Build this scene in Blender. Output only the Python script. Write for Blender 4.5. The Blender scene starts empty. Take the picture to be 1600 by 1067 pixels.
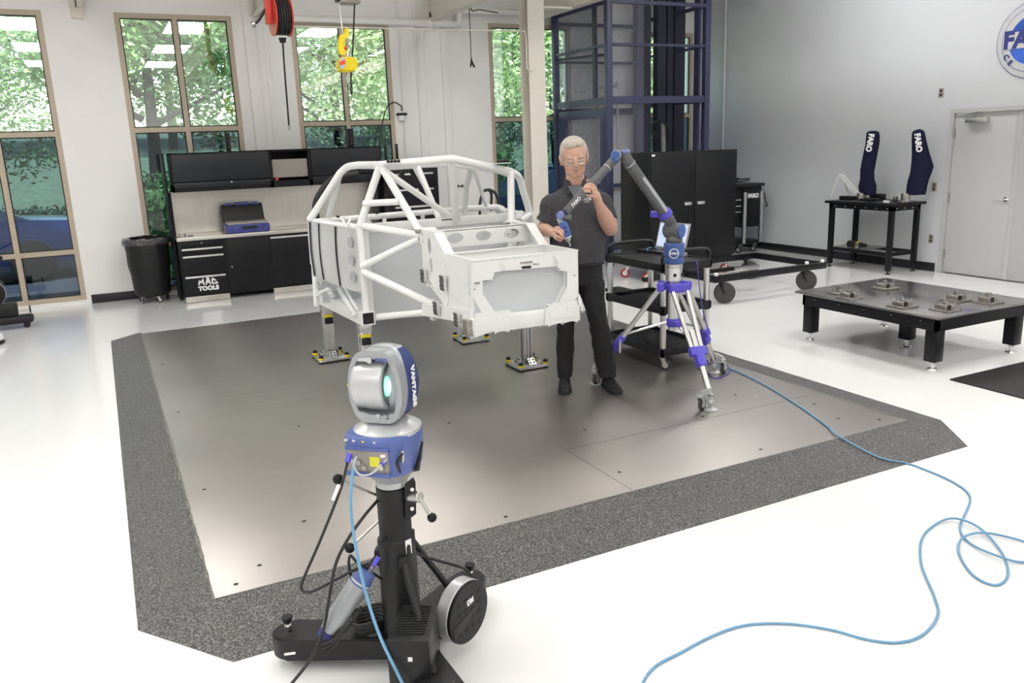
import bpy, bmesh, math, random
from mathutils import Vector as V3, Matrix, noise
from math import sin, cos, pi, radians as R
random.seed(7)
scn = bpy.context.scene
C = scn.collection
# ---------------------------------------------------------------- camera
H = 1.85; FPX = 1277.0; CX = 800.0; CY = 533.5
_w = [V3((0.8939, -0.1365, 0.4269)), V3((-0.4467, -0.1936, 0.8735)), V3((-0.0365, -0.9715, -0.2341))]
_r = V3((_w[0].x, _w[1].x, _w[2].x)).normalized()                  # camera right, in the room's axes
_d = V3((_w[0].y, _w[1].y, _w[2].y)); _d = (_d - _r * _d.dot(_r)).normalized()   # camera down
_f = _r.cross(_d).normalized()                                     # camera forward
camd = bpy.data.cameras.new('camera'); cam = bpy.data.objects.new('camera', camd); C.objects.link(cam)
cam.matrix_world = Matrix(((_r.x, -_d.x, -_f.x, 0), (_r.y, -_d.y, -_f.y, 0), (_r.z, -_d.z, -_f.z, H), (0, 0, 0, 1)))
camd.sensor_width = 36.0; camd.lens = FPX / 1600 * 36; camd.clip_end = 200
camd.dof.use_dof = False
scn.camera = cam
# ---------------------------------------------------------------- light and exposure
scn.view_settings.view_transform = 'Standard'; scn.view_settings.look = 'None'
scn.view_settings.gamma = 1.0; scn.view_settings.use_curve_mapping = False
scn.view_settings.exposure = 0.13
LAMP = 11.0            # radiance of the ceiling panels
world = bpy.data.worlds.new('sky'); scn.world = world; world.use_nodes = True
wn = world.node_tree; wn.nodes.clear()
sky = wn.nodes.new('ShaderNodeTexSky'); sky.sky_type = 'NISHITA'; sky.sun_disc = False
sky.sun_elevation = R(50); sky.sun_rotation = R(200); sky.air_density = 1.2
bg = wn.nodes.new('ShaderNodeBackground'); bg.inputs['Strength'].default_value = 0.85
wo = wn.nodes.new('ShaderNodeOutputWorld')
wn.links.new(sky.outputs[0], bg.inputs[0]); wn.links.new(bg.outputs[0], wo.inputs[0])
sund = bpy.data.lights.new('sun', 'SUN'); sund.energy = 24.0; sund.angle = R(1.0); sund.color = (1, .95, .86)
sun = bpy.data.objects.new('sun', sund); C.objects.link(sun)
sun.rotation_euler = V3((0.35, -0.25, 1.0)).to_track_quat('Z', 'Y').to_euler()
sun.location = (0, 30, 20)

# ---------------------------------------------------------------- helpers
def ray(px, py):
    return _r * (px - CX) + _d * (py - CY) + _f * FPX
def at(px, py, Y):
    d = ray(px, py); t = Y / d.y; return V3((d.x * t, Y, H + d.z * t))
def atx(px, py, X):
    d = ray(px, py); t = X / d.x; return V3((X, d.y * t, H + d.z * t))
def atz(px, py, z=0.0):
    d = ray(px, py); t = (z - H) / d.z; return V3((d.x * t, d.y * t, z))
def hz(py, px, x, y):
    d = ray(px, py); t = (d.x * x + d.y * y) / (d.x ** 2 + d.y ** 2); return H + d.z * t

MATS = {}
def mat(name, col, rough=.5, metal=0.0, var=.06, scale=20, bump=0.0, bscale=60, coat=0.0, spec=.5, stretch=None,
        emit=None, estr=0.0, alpha=1.0, rvar=0.0, trans=0.0, sss=0.0):
    m = bpy.data.materials.new(name); m.use_nodes = True; nt = m.node_tree; b = nt.nodes['Principled BSDF']
    N = nt.nodes.new; L = nt.links.new
    tc = N('ShaderNodeTexCoord'); src = tc.outputs['Object']
    if stretch:
        mp = N('ShaderNodeMapping'); mp.inputs['Scale'].default_value = stretch; L(src, mp.inputs[0]); src = mp.outputs[0]
    nz = N('ShaderNodeTexNoise'); nz.inputs['Scale'].default_value = scale; nz.inputs['Detail'].default_value = 4; L(src, nz.inputs[0])
    cr = N('ShaderNodeValToRGB'); cr.color_ramp.elements[0].position = .3; cr.color_ramp.elements[1].position = .7
    c = col if len(col) == 4 else (*col, 1)
    cr.color_ramp.elements[0].color = tuple(max(0, v * (1 - var)) for v in c[:3]) + (1,)
    cr.color_ramp.elements[1].color = tuple(min(1, v * (1 + var)) for v in c[:3]) + (1,)
    L(nz.outputs[0], cr.inputs[0]); L(cr.outputs[0], b.inputs['Base Color'])
    b.inputs['Roughness'].default_value = rough; b.inputs['Metallic'].default_value = metal
    b.inputs['Specular IOR Level'].default_value = spec; b.inputs['Coat Weight'].default_value = coat
    b.inputs['Coat Roughness'].default_value = .08
    if rvar:
        mr = N('ShaderNodeMapRange'); mr.inputs[3].default_value = max(0, rough - rvar); mr.inputs[4].default_value = min(1, rough + rvar)
        L(nz.outputs[0], mr.inputs[0]); L(mr.outputs[0], b.inputs['Roughness'])
    if bump:
        n2 = N('ShaderNodeTexNoise'); n2.inputs['Scale'].default_value = bscale; n2.inputs['Detail'].default_value = 3; L(src, n2.inputs[0])
        bp = N('ShaderNodeBump'); bp.inputs['Strength'].default_value = bump; bp.inputs['Distance'].default_value = .01
        L(n2.outputs[0], bp.inputs['Height']); L(bp.outputs[0], b.inputs['Normal'])
    if emit:
        b.inputs['Emission Color'].default_value = (*emit, 1); b.inputs['Emission Strength'].default_value = estr
    if sss:
        b.inputs['Subsurface Weight'].default_value = sss; b.inputs['Subsurface Radius'].default_value = (.01, .004, .002)
    MATS[name] = m; return m

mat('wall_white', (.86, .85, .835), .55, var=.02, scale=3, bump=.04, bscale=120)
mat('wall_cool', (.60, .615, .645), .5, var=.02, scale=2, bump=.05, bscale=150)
mat('ceiling_paint', (.72, .70, .66), .7, var=.03)
mat('beam_paint', (.72, .68, .60), .5, var=.03)
mat('epoxy_white', (.84, .84, .832), .13, var=.012, scale=1.5, coat=.3, bump=.012, bscale=6, rvar=.03)
mat('frame_tan', (.50, .42, .325), .4, var=.04)
mat('gasket', (.015, .015, .016), .5)
mat('rubber_base', (.012, .012, .014), .35)
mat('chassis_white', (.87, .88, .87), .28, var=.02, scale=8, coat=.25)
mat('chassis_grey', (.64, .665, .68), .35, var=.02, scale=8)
mat('steel', (.55, .54, .52), .3, 1, var=.08, scale=30)
mat('aluminium', (.72, .72, .72), .28, 1, var=.04, scale=60)
mat('chrome', (.8, .8, .8), .12, 1, var=.02)
mat('black_paint', (.008, .0085, .010), .36, var=.1, spec=.25)
mat('black_matte', (.014, .014, .015), .6, var=.15)
mat('cabinet_black', (.009, .0095, .011), .38, var=.06, spec=.25)
mat('cabinet_door', (.020, .022, .027), .33, var=.05, spec=.3)
mat('black_plastic', (.013, .013, .0145), .42, spec=.35, var=.1, bump=.08, bscale=300)
mat('tyre_grey', (.05, .048, .045), .7, var=.15)
mat('red_wheel', (.35, .03, .03), .45)
mat('red_paint', (.55, .05, .035), .35, coat=.4)
mat('yellow_paint', (.90, .70, .0), .35, coat=.3, var=.03)
mat('blue_tracker', (.085, .125, .36), .38, var=.04, coat=.15)
mat('blue_arm', (.06, .12, .36), .35, var=.04)
mat('lilac_blue', (.20, .22, .50), .35, var=.04)
mat('violet_clamp', (.10, .08, .60), .35, var=.05)
mat('silver_shell', (.36, .38, .40), .36, .55, var=.03)
mat('silver_light', (.53, .54, .55), .3, .35, var=.03)
mat('arm_grey', (.115, .12, .13), .42, var=.06)
mat('arm_light', (.42, .43, .45), .45, var=.04)
mat('white_plastic', (.80, .80, .80), .35, var=.02)
mat('decal_white', (.85, .85, .86), .5, var=.01)
mat('decal_navy', (.03, .04, .20), .5, var=.02)
mat('decal_yellow', (.75, .72, .05), .5, var=.05)
mat('cover_navy', (.010, .009, .032), .8, spec=.2, var=.15, scale=12, bump=.25, bscale=35)
mat('skin', (.68, .41, .31), .48, var=.08, scale=25, sss=.08)
mat('hair', (.55, .50, .43), .6, var=.22, scale=60, bump=.6, bscale=90, stretch=(1, 1, .35))
mat('polo_charcoal', (.060, .060, .068), .85, var=.1, scale=40, bump=.12, bscale=14)
mat('tee_grey', (.18, .19, .22), .85, var=.06)
mat('trouser_black', (.011, .011, .013), .8, var=.2, scale=30, bump=.2, bscale=16)
mat('shoe_black', (.010, .010, .011), .6)
mat('shaft_blue', (.046, .050, .112), .4, var=.05)
mat('shaft_dark', (.018, .020, .042), .45, var=.08)
mat('cable_blue', (.16, .36, .56), .4)
mat('cable_black', (.012, .012, .013), .45)
mat('cable_violet', (.09, .06, .35), .4)
mat('concrete', (.10, .10, .11), .9, var=.1)
mat('grass_lawn', (.20, .27, .15), .9, var=.35, scale=6, bump=.5, bscale=40)
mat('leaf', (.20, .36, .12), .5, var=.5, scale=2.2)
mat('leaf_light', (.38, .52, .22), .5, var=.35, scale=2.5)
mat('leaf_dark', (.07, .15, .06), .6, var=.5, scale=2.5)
mat('leaf_red', (.22, .05, .07), .6, var=.4, scale=4)
mat('bark', (.05, .042, .036), .9, var=.3, bump=.5)
mat('car_blue', (.02, .045, .19), .2, .2, coat=1)
mat('car_grey', (.06, .08, .12), .2, .2, coat=1)
mat('car_glass', (.05, .07, .10), .08, var=.02)
mat('screen', (.45, .5, .62), .3, emit=(.45, .55, .8), estr=.55, var=.25, scale=9)
mat('green_glow', (.2, .9, .6), .3, emit=(.12, 1.0, .55), estr=4.0)
mat('lens_white', (.9, 1, .95), .2, emit=(.7, 1.0, .9), estr=5.0)
mat('red_display', (.4, .03, .02), .3, emit=(1, .1, .05), estr=.4)
mat('led', (1, .8, .9), .3, emit=(1, .5, .8), estr=5)
mat('lamp_panel', (1, 1, 1), .5, emit=(1, .985, .96), estr=LAMP, var=0)
mat('grey_panel', (.33, .30, .27), .5, var=.03)
mat('case_blue', (.05, .065, .28), .4)
mat('stainless', (.66, .63, .59), .30, 1, var=.025, scale=3, stretch=(8, 8, .5), rvar=.02)
mat('machined', (.42, .40, .37), .33, 1, var=.2, scale=25)
mat('low_top', (.30, .285, .28), .2, .85, var=.25, scale=3, rvar=.08)
mat('sign_ring', (.62, .63, .66), .35, .3)
mat('door_paint', (.50, .505, .51), .45, var=.015, scale=2)
mat('bag', (.05, .05, .055), .12, var=.3, coat=.6, bump=.8, bscale=30)

def steel_plate():
    m = mat('plate_steel', (.42, .395, .375), .3, .88, var=.08, scale=1.2)
    nt = m.node_tree; N = nt.nodes.new; L = nt.links.new; b = nt.nodes['Principled BSDF']
    tc = N('ShaderNodeTexCoord')
    mp = N('ShaderNodeMapping'); mp.inputs['Scale'].default_value = (.5, 14, 1); L(tc.outputs['Object'], mp.inputs[0])
    n1 = N('ShaderNodeTexNoise'); n1.inputs['Scale'].default_value = 2.0; n1.inputs['Detail'].default_value = 6; L(mp.outputs[0], n1.inputs[0])
    mr = N('ShaderNodeMapRange'); mr.inputs[1].default_value = .3; mr.inputs[2].default_value = .7; mr.inputs[3].default_value = .35; mr.inputs[4].default_value = .39
    L(n1.outputs[0], mr.inputs[0]); L(mr.outputs[0], b.inputs['Roughness'])
    # scratches running along the plate
    mp2 = N('ShaderNodeMapping'); mp2.inputs['Scale'].default_value = (.35, 30, 1); mp2.inputs['Rotation'].default_value = (0, 0, R(-3)); L(tc.outputs['Object'], mp2.inputs[0])
    n2 = N('ShaderNodeTexNoise'); n2.inputs['Scale'].default_value = 1.6; n2.inputs['Detail'].default_value = 2; L(mp2.outputs[0], n2.inputs[0])
    cr = N('ShaderNodeValToRGB'); cr.color_ramp.elements[0].position = .66; cr.color_ramp.elements[1].position = .74; L(n2.outputs[0], cr.inputs[0])
    # fine dark specks and pits
    vo = N('ShaderNodeTexVoronoi'); vo.inputs['Scale'].default_value = 3.0; L(tc.outputs['Object'], vo.inputs[0])
    sp = N('ShaderNodeValToRGB'); sp.color_ramp.elements[0].position = .018; sp.color_ramp.elements[1].position = .03
    sp.color_ramp.elements[0].color = (1, 1, 1, 1); sp.color_ramp.elements[1].color = (0, 0, 0, 1); L(vo.outputs['Distance'], sp.inputs[0])
    base = b.inputs['Base Color'].links[0].from_socket
    mx = N('ShaderNodeMixRGB'); mx.inputs[2].default_value = (.50, .485, .46, 1); L(base, mx.inputs[1])
    ml = N('ShaderNodeMath'); ml.operation = 'MULTIPLY'; ml.inputs[1].default_value = .22; L(cr.outputs[0], ml.inputs[0]); L(ml.outputs[0], mx.inputs[0])
    mx2 = N('ShaderNodeMixRGB'); mx2.inputs[2].default_value = (.75, .73, .7, 1); L(mx.outputs[0], mx2.inputs[1]); L(sp.outputs[0], mx2.inputs[0])
    L(mx2.outputs[0], b.inputs['Base Color'])
    bp = N('ShaderNodeBump'); bp.inputs['Strength'].default_value = .008; bp.inputs['Distance'].default_value = .01
    L(n1.outputs[0], bp.inputs['Height']); L(bp.outputs[0], b.inputs['Normal'])
    return m
steel_plate()
def grit():
    m = mat('ramp_grit', (.045, .044, .044), .5, .0, var=.2, scale=8)
    nt = m.node_tree; N = nt.nodes.new; L = nt.links.new; b = nt.nodes['Principled BSDF']
    tc = N('ShaderNodeTexCoord')
    n1 = N('ShaderNodeTexNoise'); n1.inputs['Scale'].default_value = 125; n1.inputs['Detail'].default_value = 3; L(tc.outputs['Object'], n1.inputs[0])
    bp = N('ShaderNodeBump'); bp.inputs['Strength'].default_value = .9; bp.inputs['Distance'].default_value = .006
    L(n1.outputs[0], bp.inputs['Height']); L(bp.outputs[0], b.inputs['Normal'])
    cr = N('ShaderNodeValToRGB'); cr.color_ramp.elements[0].position = .45; cr.color_ramp.elements[1].position = .62
    cr.color_ramp.elements[0].color = (.035, .034, .034, 1); cr.color_ramp.elements[1].color = (.23, .225, .215, 1)
    L(n1.outputs[0], cr.inputs[0]); L(cr.outputs[0], b.inputs['Base Color'])
    b.inputs['Roughness'].default_value = .33
    return m
grit()
def glass(name, tint, refl):
    m = bpy.data.materials.new(name); m.use_nodes = True; nt = m.node_tree; nt.nodes.clear(); N = nt.nodes.new; L = nt.links.new
    t = N('ShaderNodeBsdfTransparent'); t.inputs[0].default_value = (*tint, 1)
    g = N('ShaderNodeBsdfGlossy'); g.inputs['Roughness'].default_value = 0.0; g.inputs[0].default_value = (.93, 1, .96, 1)
    fr = N('ShaderNodeFresnel'); fr.inputs['IOR'].default_value = 1.5
    ad = N('ShaderNodeMath'); ad.operation = 'ADD'; ad.inputs[1].default_value = refl; ad.use_clamp = True; L(fr.outputs[0], ad.inputs[0])
    nz = N('ShaderNodeTexNoise'); nz.inputs['Scale'].default_value = .8; bp = N('ShaderNodeBump'); bp.inputs['Strength'].default_value = .01
    L(nz.outputs[0], bp.inputs['Height']); L(bp.outputs[0], g.inputs['Normal'])
    mx = N('ShaderNodeMixShader'); L(ad.outputs[0], mx.inputs[0]); L(t.outputs[0], mx.inputs[1]); L(g.outputs[0], mx.inputs[2])
    o = N('ShaderNodeOutputMaterial'); L(mx.outputs[0], o.inputs[0]); MATS[name] = m; return m
glass('pane_upper', (.88, .96, .93), .30)
glass('pane_lower', (.075, .108, .145), .025)
glass('spectacle', (.93, .95, .95), .03)
def lattice(name, col, sx, sz, wdt):
    """expanded metal mesh: diamond holes cut by the material itself"""
    m = bpy.data.materials.new(name); m.use_nodes = True; nt = m.node_tree; b = nt.nodes['Principled BSDF']; N = nt.nodes.new; L = nt.links.new
    b.inputs['Base Color'].default_value = (*col, 1); b.inputs['Roughness'].default_value = .45
    uv = N('ShaderNodeTexCoord'); sep = N('ShaderNodeSeparateXYZ'); L(uv.outputs['UV'], sep.inputs[0])
    outs = []
    for s in (1, -1):
        a = N('ShaderNodeMath'); a.operation = 'MULTIPLY'; a.inputs[1].default_value = s / sx; L(sep.outputs[0], a.inputs[0])
        c = N('ShaderNodeMath'); c.operation = 'MULTIPLY_ADD'; c.inputs[1].default_value = 1 / sz; L(sep.outputs[1], c.inputs[0]); L(a.outputs[0], c.inputs[2])
        f = N('ShaderNodeMath'); f.operation = 'FRACT'; L(c.outputs[0], f.inputs[0])
        q = N('ShaderNodeMath'); q.operation = 'LESS_THAN'; q.inputs[1].default_value = wdt; L(f.outputs[0], q.inputs[0]); outs.append(q)
    mx = N('ShaderNodeMath'); mx.operation = 'MAXIMUM'; L(outs[0].outputs[0], mx.inputs[0]); L(outs[1].outputs[0], mx.inputs[1])
    L(mx.outputs[0], b.inputs['Alpha']); MATS[name] = m; return m
lattice('mesh_blue', (.22, .225, .30), .060, .030, .17)

FR = {}
class B:
    def __init__(s): s.bm = bmesh.new()
    def box(s, a, b, bev=0.0, seg=2, M=None):
        a = V3(a); b = V3(b)
        r = bmesh.ops.create_cube(s.bm, size=1.0); vs = r['verts']
        for v in vs: v.co = V3(((a.x + b.x) / 2 + v.co.x * (b.x - a.x), (a.y + b.y) / 2 + v.co.y * (b.y - a.y), (a.z + b.z) / 2 + v.co.z * (b.z - a.z)))
        if bev:
            es = {e for v in vs for e in v.link_edges}
            r = bmesh.ops.bevel(s.bm, geom=list(es), offset=bev, segments=seg, affect='EDGES', profile=.5)
            vs = list({v for f in r['faces'] for v in f.verts} | {v for v in vs if v.is_valid})
        if M is not None:
            for v in vs: v.co = M @ v.co
        return s
    def tube(s, pts, r, n=10, closed=False, cap=True):
        pts = [V3(p) for p in pts]; m = len(pts)
        rs = r if isinstance(r, (list, tuple)) else [r] * m
        T = []
        for i in range(m):
            if closed: t = pts[(i + 1) % m] - pts[i - 1]
            elif i == 0: t = pts[1] - pts[0]
            elif i == m - 1: t = pts[-1] - pts[-2]
            else: t = (pts[i + 1] - pts[i]).normalized() + (pts[i] - pts[i - 1]).normalized()
            T.append(t.normalized() if t.length > 1e-9 else V3((0, 0, 1)))
        up = V3((0, 0, 1)) if abs(T[0].z) < .9 else V3((1, 0, 0))
        nrm = T[0].cross(up).normalized(); rings = []
        for i in range(m):
            if i:
                ax = T[i - 1].cross(T[i])
                if ax.length > 1e-8: nrm = Matrix.Rotation(T[i - 1].angle(T[i]), 3, ax.normalized()) @ nrm
            bn = T[i].cross(nrm).normalized(); nn = bn.cross(T[i])
            k = 1.0
            if 0 < i < m - 1 and not closed:
                h = (pts[i + 1] - pts[i]).angle(pts[i] - pts[i - 1], 0) / 2; k = 1 / max(.6, cos(h))
            rings.append([s.bm.verts.new(pts[i] + (nn * cos(a) + bn * sin(a)) * rs[i] * (k if n > 4 else 1)) for a in [2 * pi * j / n for j in range(n)]])
        for i in range(m - (0 if closed else 1)):
            A = rings[i]; Bq = rings[(i + 1) % m]
            for j in range(n): s.bm.faces.new((A[j], A[(j + 1) % n], Bq[(j + 1) % n], Bq[j]))
        if cap and not closed:
            s.bm.faces.new(rings[0][::-1]); s.bm.faces.new(rings[-1])
        return s
    def cyl(s, a, b, r, r2=None, n=24, bev=0.0):
        a = V3(a); b = V3(b); r2 = r if r2 is None else r2
        if bev:
            d = (b - a).normalized(); return s.tube([a, a + d * bev, b - d * bev, b], [r - bev, r, r2, r2 - bev], n)
        return s.tube([a, b], [r, r2], n)
    def lathe(s, prof, o=(0, 0, 0), n=32, M=None, sx=1, sy=1):
        o = V3(o); rings = []
        for r, z in prof:
            rings.append([s.bm.verts.new(V3((r * cos(2 * pi * j / n) * sx, r * sin(2 * pi * j / n) * sy, z))) for j in range(n)] if r > 1e-6 else [s.bm.verts.new(V3((0, 0, z)))])
        for A, Bq in zip(rings, rings[1:]):
            for j in range(n):
                k = (j + 1) % n
                if len(A) == 1 and len(Bq) > 1: s.bm.faces.new((A[0], Bq[k], Bq[j]))
                elif len(Bq) == 1 and len(A) > 1: s.bm.faces.new((A[j], A[k], Bq[0]))
                elif len(A) > 1: s.bm.faces.new((A[j], A[k], Bq[k], Bq[j]))
        for rg, f in ((rings[0], True), (rings[-1], False)):
            if len(rg) > 1: s.bm.faces.new(rg[::-1] if f else rg)
        for rg in rings:
            for v in rg: v.co = (M @ v.co if M is not None else v.co) + o
        return s
    def sph(s, c, r, u=16, v=10, M=None):
        r = (r, r, r) if not isinstance(r, (tuple, list)) else r; c = V3(c)
        q = bmesh.ops.create_uvsphere(s.bm, u_segments=u, v_segments=v, radius=1.0)
        for w in q['verts']:
            p = V3((w.co.x * r[0], w.co.y * r[1], w.co.z * r[2])); w.co = (M @ p if M is not None else p) + c
        return s
    def poly(s, pts, depth, direction=None):
        """extruded flat polygon (pts are 3D and coplanar)"""
        pts = [V3(p) for p in pts]
        nrm = V3((0, 0, 0))
        for i in range(len(pts)): nrm += (pts[i] - pts[0]).cross(pts[(i + 1) % len(pts)] - pts[0])
        d = V3(direction).normalized() if direction is not None else nrm.normalized()
        a = [s.bm.verts.new(p) for p in pts]; b = [s.bm.verts.new(p + d * depth) for p in pts]
        s.bm.faces.new(a[::-1]); s.bm.faces.new(b)
        for i in range(len(a)):
            j = (i + 1) % len(a); s.bm.faces.new((a[i], a[j], b[j], b[i]))
        return s
    def holes(s, outer, inner, depth, direction):
        """extruded plate with holes; loops are 3D coplanar"""
        es = []; loops = []
        for lp in [outer] + list(inner):
            vs = [s.bm.verts.new(V3(p)) for p in lp]; loops.append(vs)
            es += [s.bm.edges.new((vs[i], vs[(i + 1) % len(vs)])) for i in range(len(vs))]
        r = bmesh.ops.triangle_fill(s.bm, use_beauty=True, use_dissolve=False, edges=es)
        fs = [g for g in r['geom'] if isinstance(g, bmesh.types.BMFace)]
        d = V3(direction).normalized() * depth
        mp = {}
        for vs in loops:
            for v in vs: mp[v] = s.bm.verts.new(v.co + d)
        for f in fs: s.bm.faces.new([mp[v] for v in f.verts][::-1])
        for vs in loops:
            for i in range(len(vs)):
                a, b = vs[i], vs[(i + 1) % len(vs)]; s.bm.faces.new((a, b, mp[b], mp[a]))
        return s
    def quad(s, a, b, c, d):
        s.bm.faces.new([s.bm.verts.new(V3(p)) for p in (a, b, c, d)]); return s
    def grid(s, P, closed_u=False):
        vs = [[s.bm.verts.new(V3(p)) for p in row] for row in P]
        for i in range(len(vs) - 1):
            n = len(vs[i])
            for j in range(n if closed_u else n - 1): s.bm.faces.new((vs[i][j], vs[i][(j + 1) % n], vs[i + 1][(j + 1) % n], vs[i + 1][j]))
        return vs
    def build(s, name, m, parent=None, sharp=35, uv=False):
        bm = s.bm; bmesh.ops.recalc_face_normals(bm, faces=bm.faces[:])
        for f in bm.faces: f.smooth = True
        lim = R(sharp)
        for e in bm.edges:
            if len(e.link_faces) != 2 or e.calc_face_angle(9) > lim: e.smooth = False
        me = bpy.data.meshes.new(name); o = bpy.data.objects.new(name, me)
        if parent is not None:
            fr = FR[parent]; FR[o] = fr
            bm.transform(fr); o.parent = parent
        else:
            xs = [v.co for v in bm.verts]; lo = [min(p[i] for p in xs) for i in range(3)]; hi = [max(p[i] for p in xs) for i in range(3)]
            loc = V3(((lo[0] + hi[0]) / 2, (lo[1] + hi[1]) / 2, lo[2])); fr = Matrix.Translation(-loc); FR[o] = fr
            bm.transform(fr); o.location = loc
        bm.to_mesh(me); bm.free()
        me.materials.append(MATS[m] if isinstance(m, str) else m)
        C.objects.link(o)
        return o

def tag(o, label=None, cat=None, group=None, kind=None):
    if label: o['label'] = label
    if cat: o['category'] = cat
    if group: o['group'] = group
    if kind: o['kind'] = kind
    return o
def thing(name, label, cat, loc=(0, 0, 0), rotz=0.0, group=None, local=False):
    """an Empty at the thing's base; local=True means its parts are drawn in its own frame, else in room coordinates"""
    o = bpy.data.objects.new(name, None); C.objects.link(o); o.location = loc; o.rotation_euler = (0, 0, rotz); o.empty_display_size = .1
    FR[o] = Matrix.Identity(4) if local else Matrix.Translation(-V3(loc)) if rotz == 0 else (Matrix.Translation(V3(loc)) @ Matrix.Rotation(rotz, 4, 'Z')).inverted()
    return tag(o, label, cat, group)
def st(o): o['kind'] = 'structure'; return o
def kids(o): return [c for c in list(C.objects) if c.parent == o]
def copy_thing(root, loc, rotz=None, label=None, scale=None):
    r = root.copy(); C.objects.link(r); r.location = loc
    if rotz is not None: r.rotation_euler = (0, 0, rotz)
    if scale: r.scale = scale
    if label: r['label'] = label
    def rec(src, dst):
        for ch in kids(src):
            c = ch.copy(); C.objects.link(c); c.parent = dst; rec(ch, c)
    rec(root, r); return r
def spl(pts, k=8, closed=False):
    pts = [V3(p) for p in pts]; out = []; n = len(pts)
    rng = range(n if closed else n - 1)
    for i in rng:
        p0 = pts[i - 1] if (i > 0 or closed) else pts[0] * 2 - pts[1]
        p1 = pts[i]; p2 = pts[(i + 1) % n]
        p3 = pts[(i + 2) % n] if (i + 2 < n or closed) else pts[-1] * 2 - pts[-2]
        for j in range(k):
            t = j / k
            out.append(.5 * ((2 * p1) + (p2 - p0) * t + (2 * p0 - 5 * p1 + 4 * p2 - p3) * t * t + (3 * p1 - p0 - 3 * p2 + p3) * t ** 3))
    if not closed: out.append(pts[-1])
    return out
def text(name, s, size, m, parent, M, bold=0.0, shear=0.0, depth=.0012, spacing=1.0, align='CENTER'):
    """lettering as a mesh lying in the XY plane of matrix M (in the parent's drawing frame)"""
    cu = bpy.data.curves.new(name, 'FONT'); cu.body = s; cu.size = size; cu.align_x = align; cu.align_y = 'CENTER'
    cu.extrude = depth; cu.offset = bold; cu.shear = shear; cu.space_character = spacing
    t = bpy.data.objects.new(name, cu); C.objects.link(t); bpy.context.view_layer.update()
    me = bpy.data.meshes.new_from_object(t.evaluated_get(bpy.context.evaluated_depsgraph_get()))
    bpy.data.objects.remove(t); me.name = name
    o = bpy.data.objects.new(name, me); me.transform(FR[parent] @ M); o.parent = parent; FR[o] = FR[parent]
    me.materials.clear(); me.materials.append(MATS[m]); C.objects.link(o); return o
def frameM(o, x, y):
    x = V3(x).normalized(); y = V3(y); y = (y - x * y.dot(x)).normalized(); z = x.cross(y); o = V3(o)
    return Matrix(((x.x, y.x, z.x, o.x), (x.y, y.y, z.y, o.y), (x.z, y.z, z.z, o.z), (0, 0, 0, 1)))
def box(name, m, a, b, parent=None, bev=0.0):
    return B().box(a, b, bev).build(name, m, parent)
def caster(parent, x, y, z0, r=.05, wheel='tyre_grey', name='caster', yaw=.4, w=.028, hub='steel', fork='steel'):
    """swivel caster: fork with a wheel as its sub-part; z0 = floor height"""
    M = Matrix.Translation((x, y, z0)) @ Matrix.Rotation(yaw, 4, 'Z')
    f = B(); f.cyl(M @ V3((0, 0, 2 * r + .015)), M @ V3((0, 0, 2 * r + .035)), r * .55, n=14)
    for s in (-1, 1):
        f.poly([M @ V3((-.02, s * (w / 2 + .004), 2 * r + .02)), M @ V3((.02, s * (w / 2 + .004), 2 * r + .02)), M @ V3((r * .5 + .012, s * (w / 2 + .004), r - .01)), M @ V3((r * .5 - .014, s * (w / 2 + .004), r - .01))], .003, (M.to_3x3() @ V3((0, s, 0))))
    f.box((-.022, -w / 2 - .007, 2 * r + .008), (.022, w / 2 + .007, 2 * r + .02), M=M)
    o = f.build(name, fork, parent)
    c = M @ V3((r * .5, 0, r)); ax = (M.to_3x3() @ V3((0, 1, 0)))
    Mx = frameM(c, M.to_3x3() @ V3((1, 0, 0)), M.to_3x3() @ V3((0, 0, 1)))
    wl = B(); wl.lathe([(r * .8, -w / 2), (r * .97, -w / 2 + .003), (r, -w / 4), (r, w / 4), (r * .97, w / 2 - .003), (r * .8, w / 2)], n=24, M=Mx).build('wheel', wheel, o)
    B().lathe([(r * .55, -w / 2 - .002), (r * .6, 0), (r * .55, w / 2 + .002)], n=16, M=Mx).build('hub', hub, o)
    return o
# ================================================================ the setting
XR = 9.81; YB = 12.10; XL = -7.0; YF = -9.0; ZC = 4.7
st(box('floor', 'epoxy_white', (XL, YF, -.1), (XR, YB + .2, 0)))
st(box('ceiling', 'ceiling_paint', (XL - .2, YF - .2, ZC), (XR + .2, YB + .3, ZC + .15)))
st(box('wall_left', 'wall_white', (XL - .2, YF, 0), (XL, YB + .2, ZC)))
st(box('wall_front', 'wall_white', (XL - .2, YF - .2, 0), (XR + .2, YF, ZC)))
# right wall with the double door's opening
DY0, DY1, DZ = 5.2, 7.13, 2.03
w = B(); w.box((XR, DY1, 0), (XR + .2, YB + .2, ZC)).box((XR, YF, 0), (XR + .2, DY0, ZC)).box((XR, DY0, DZ), (XR + .2, DY1, ZC))
st(w.build('wall_right', 'wall_cool'))
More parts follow.
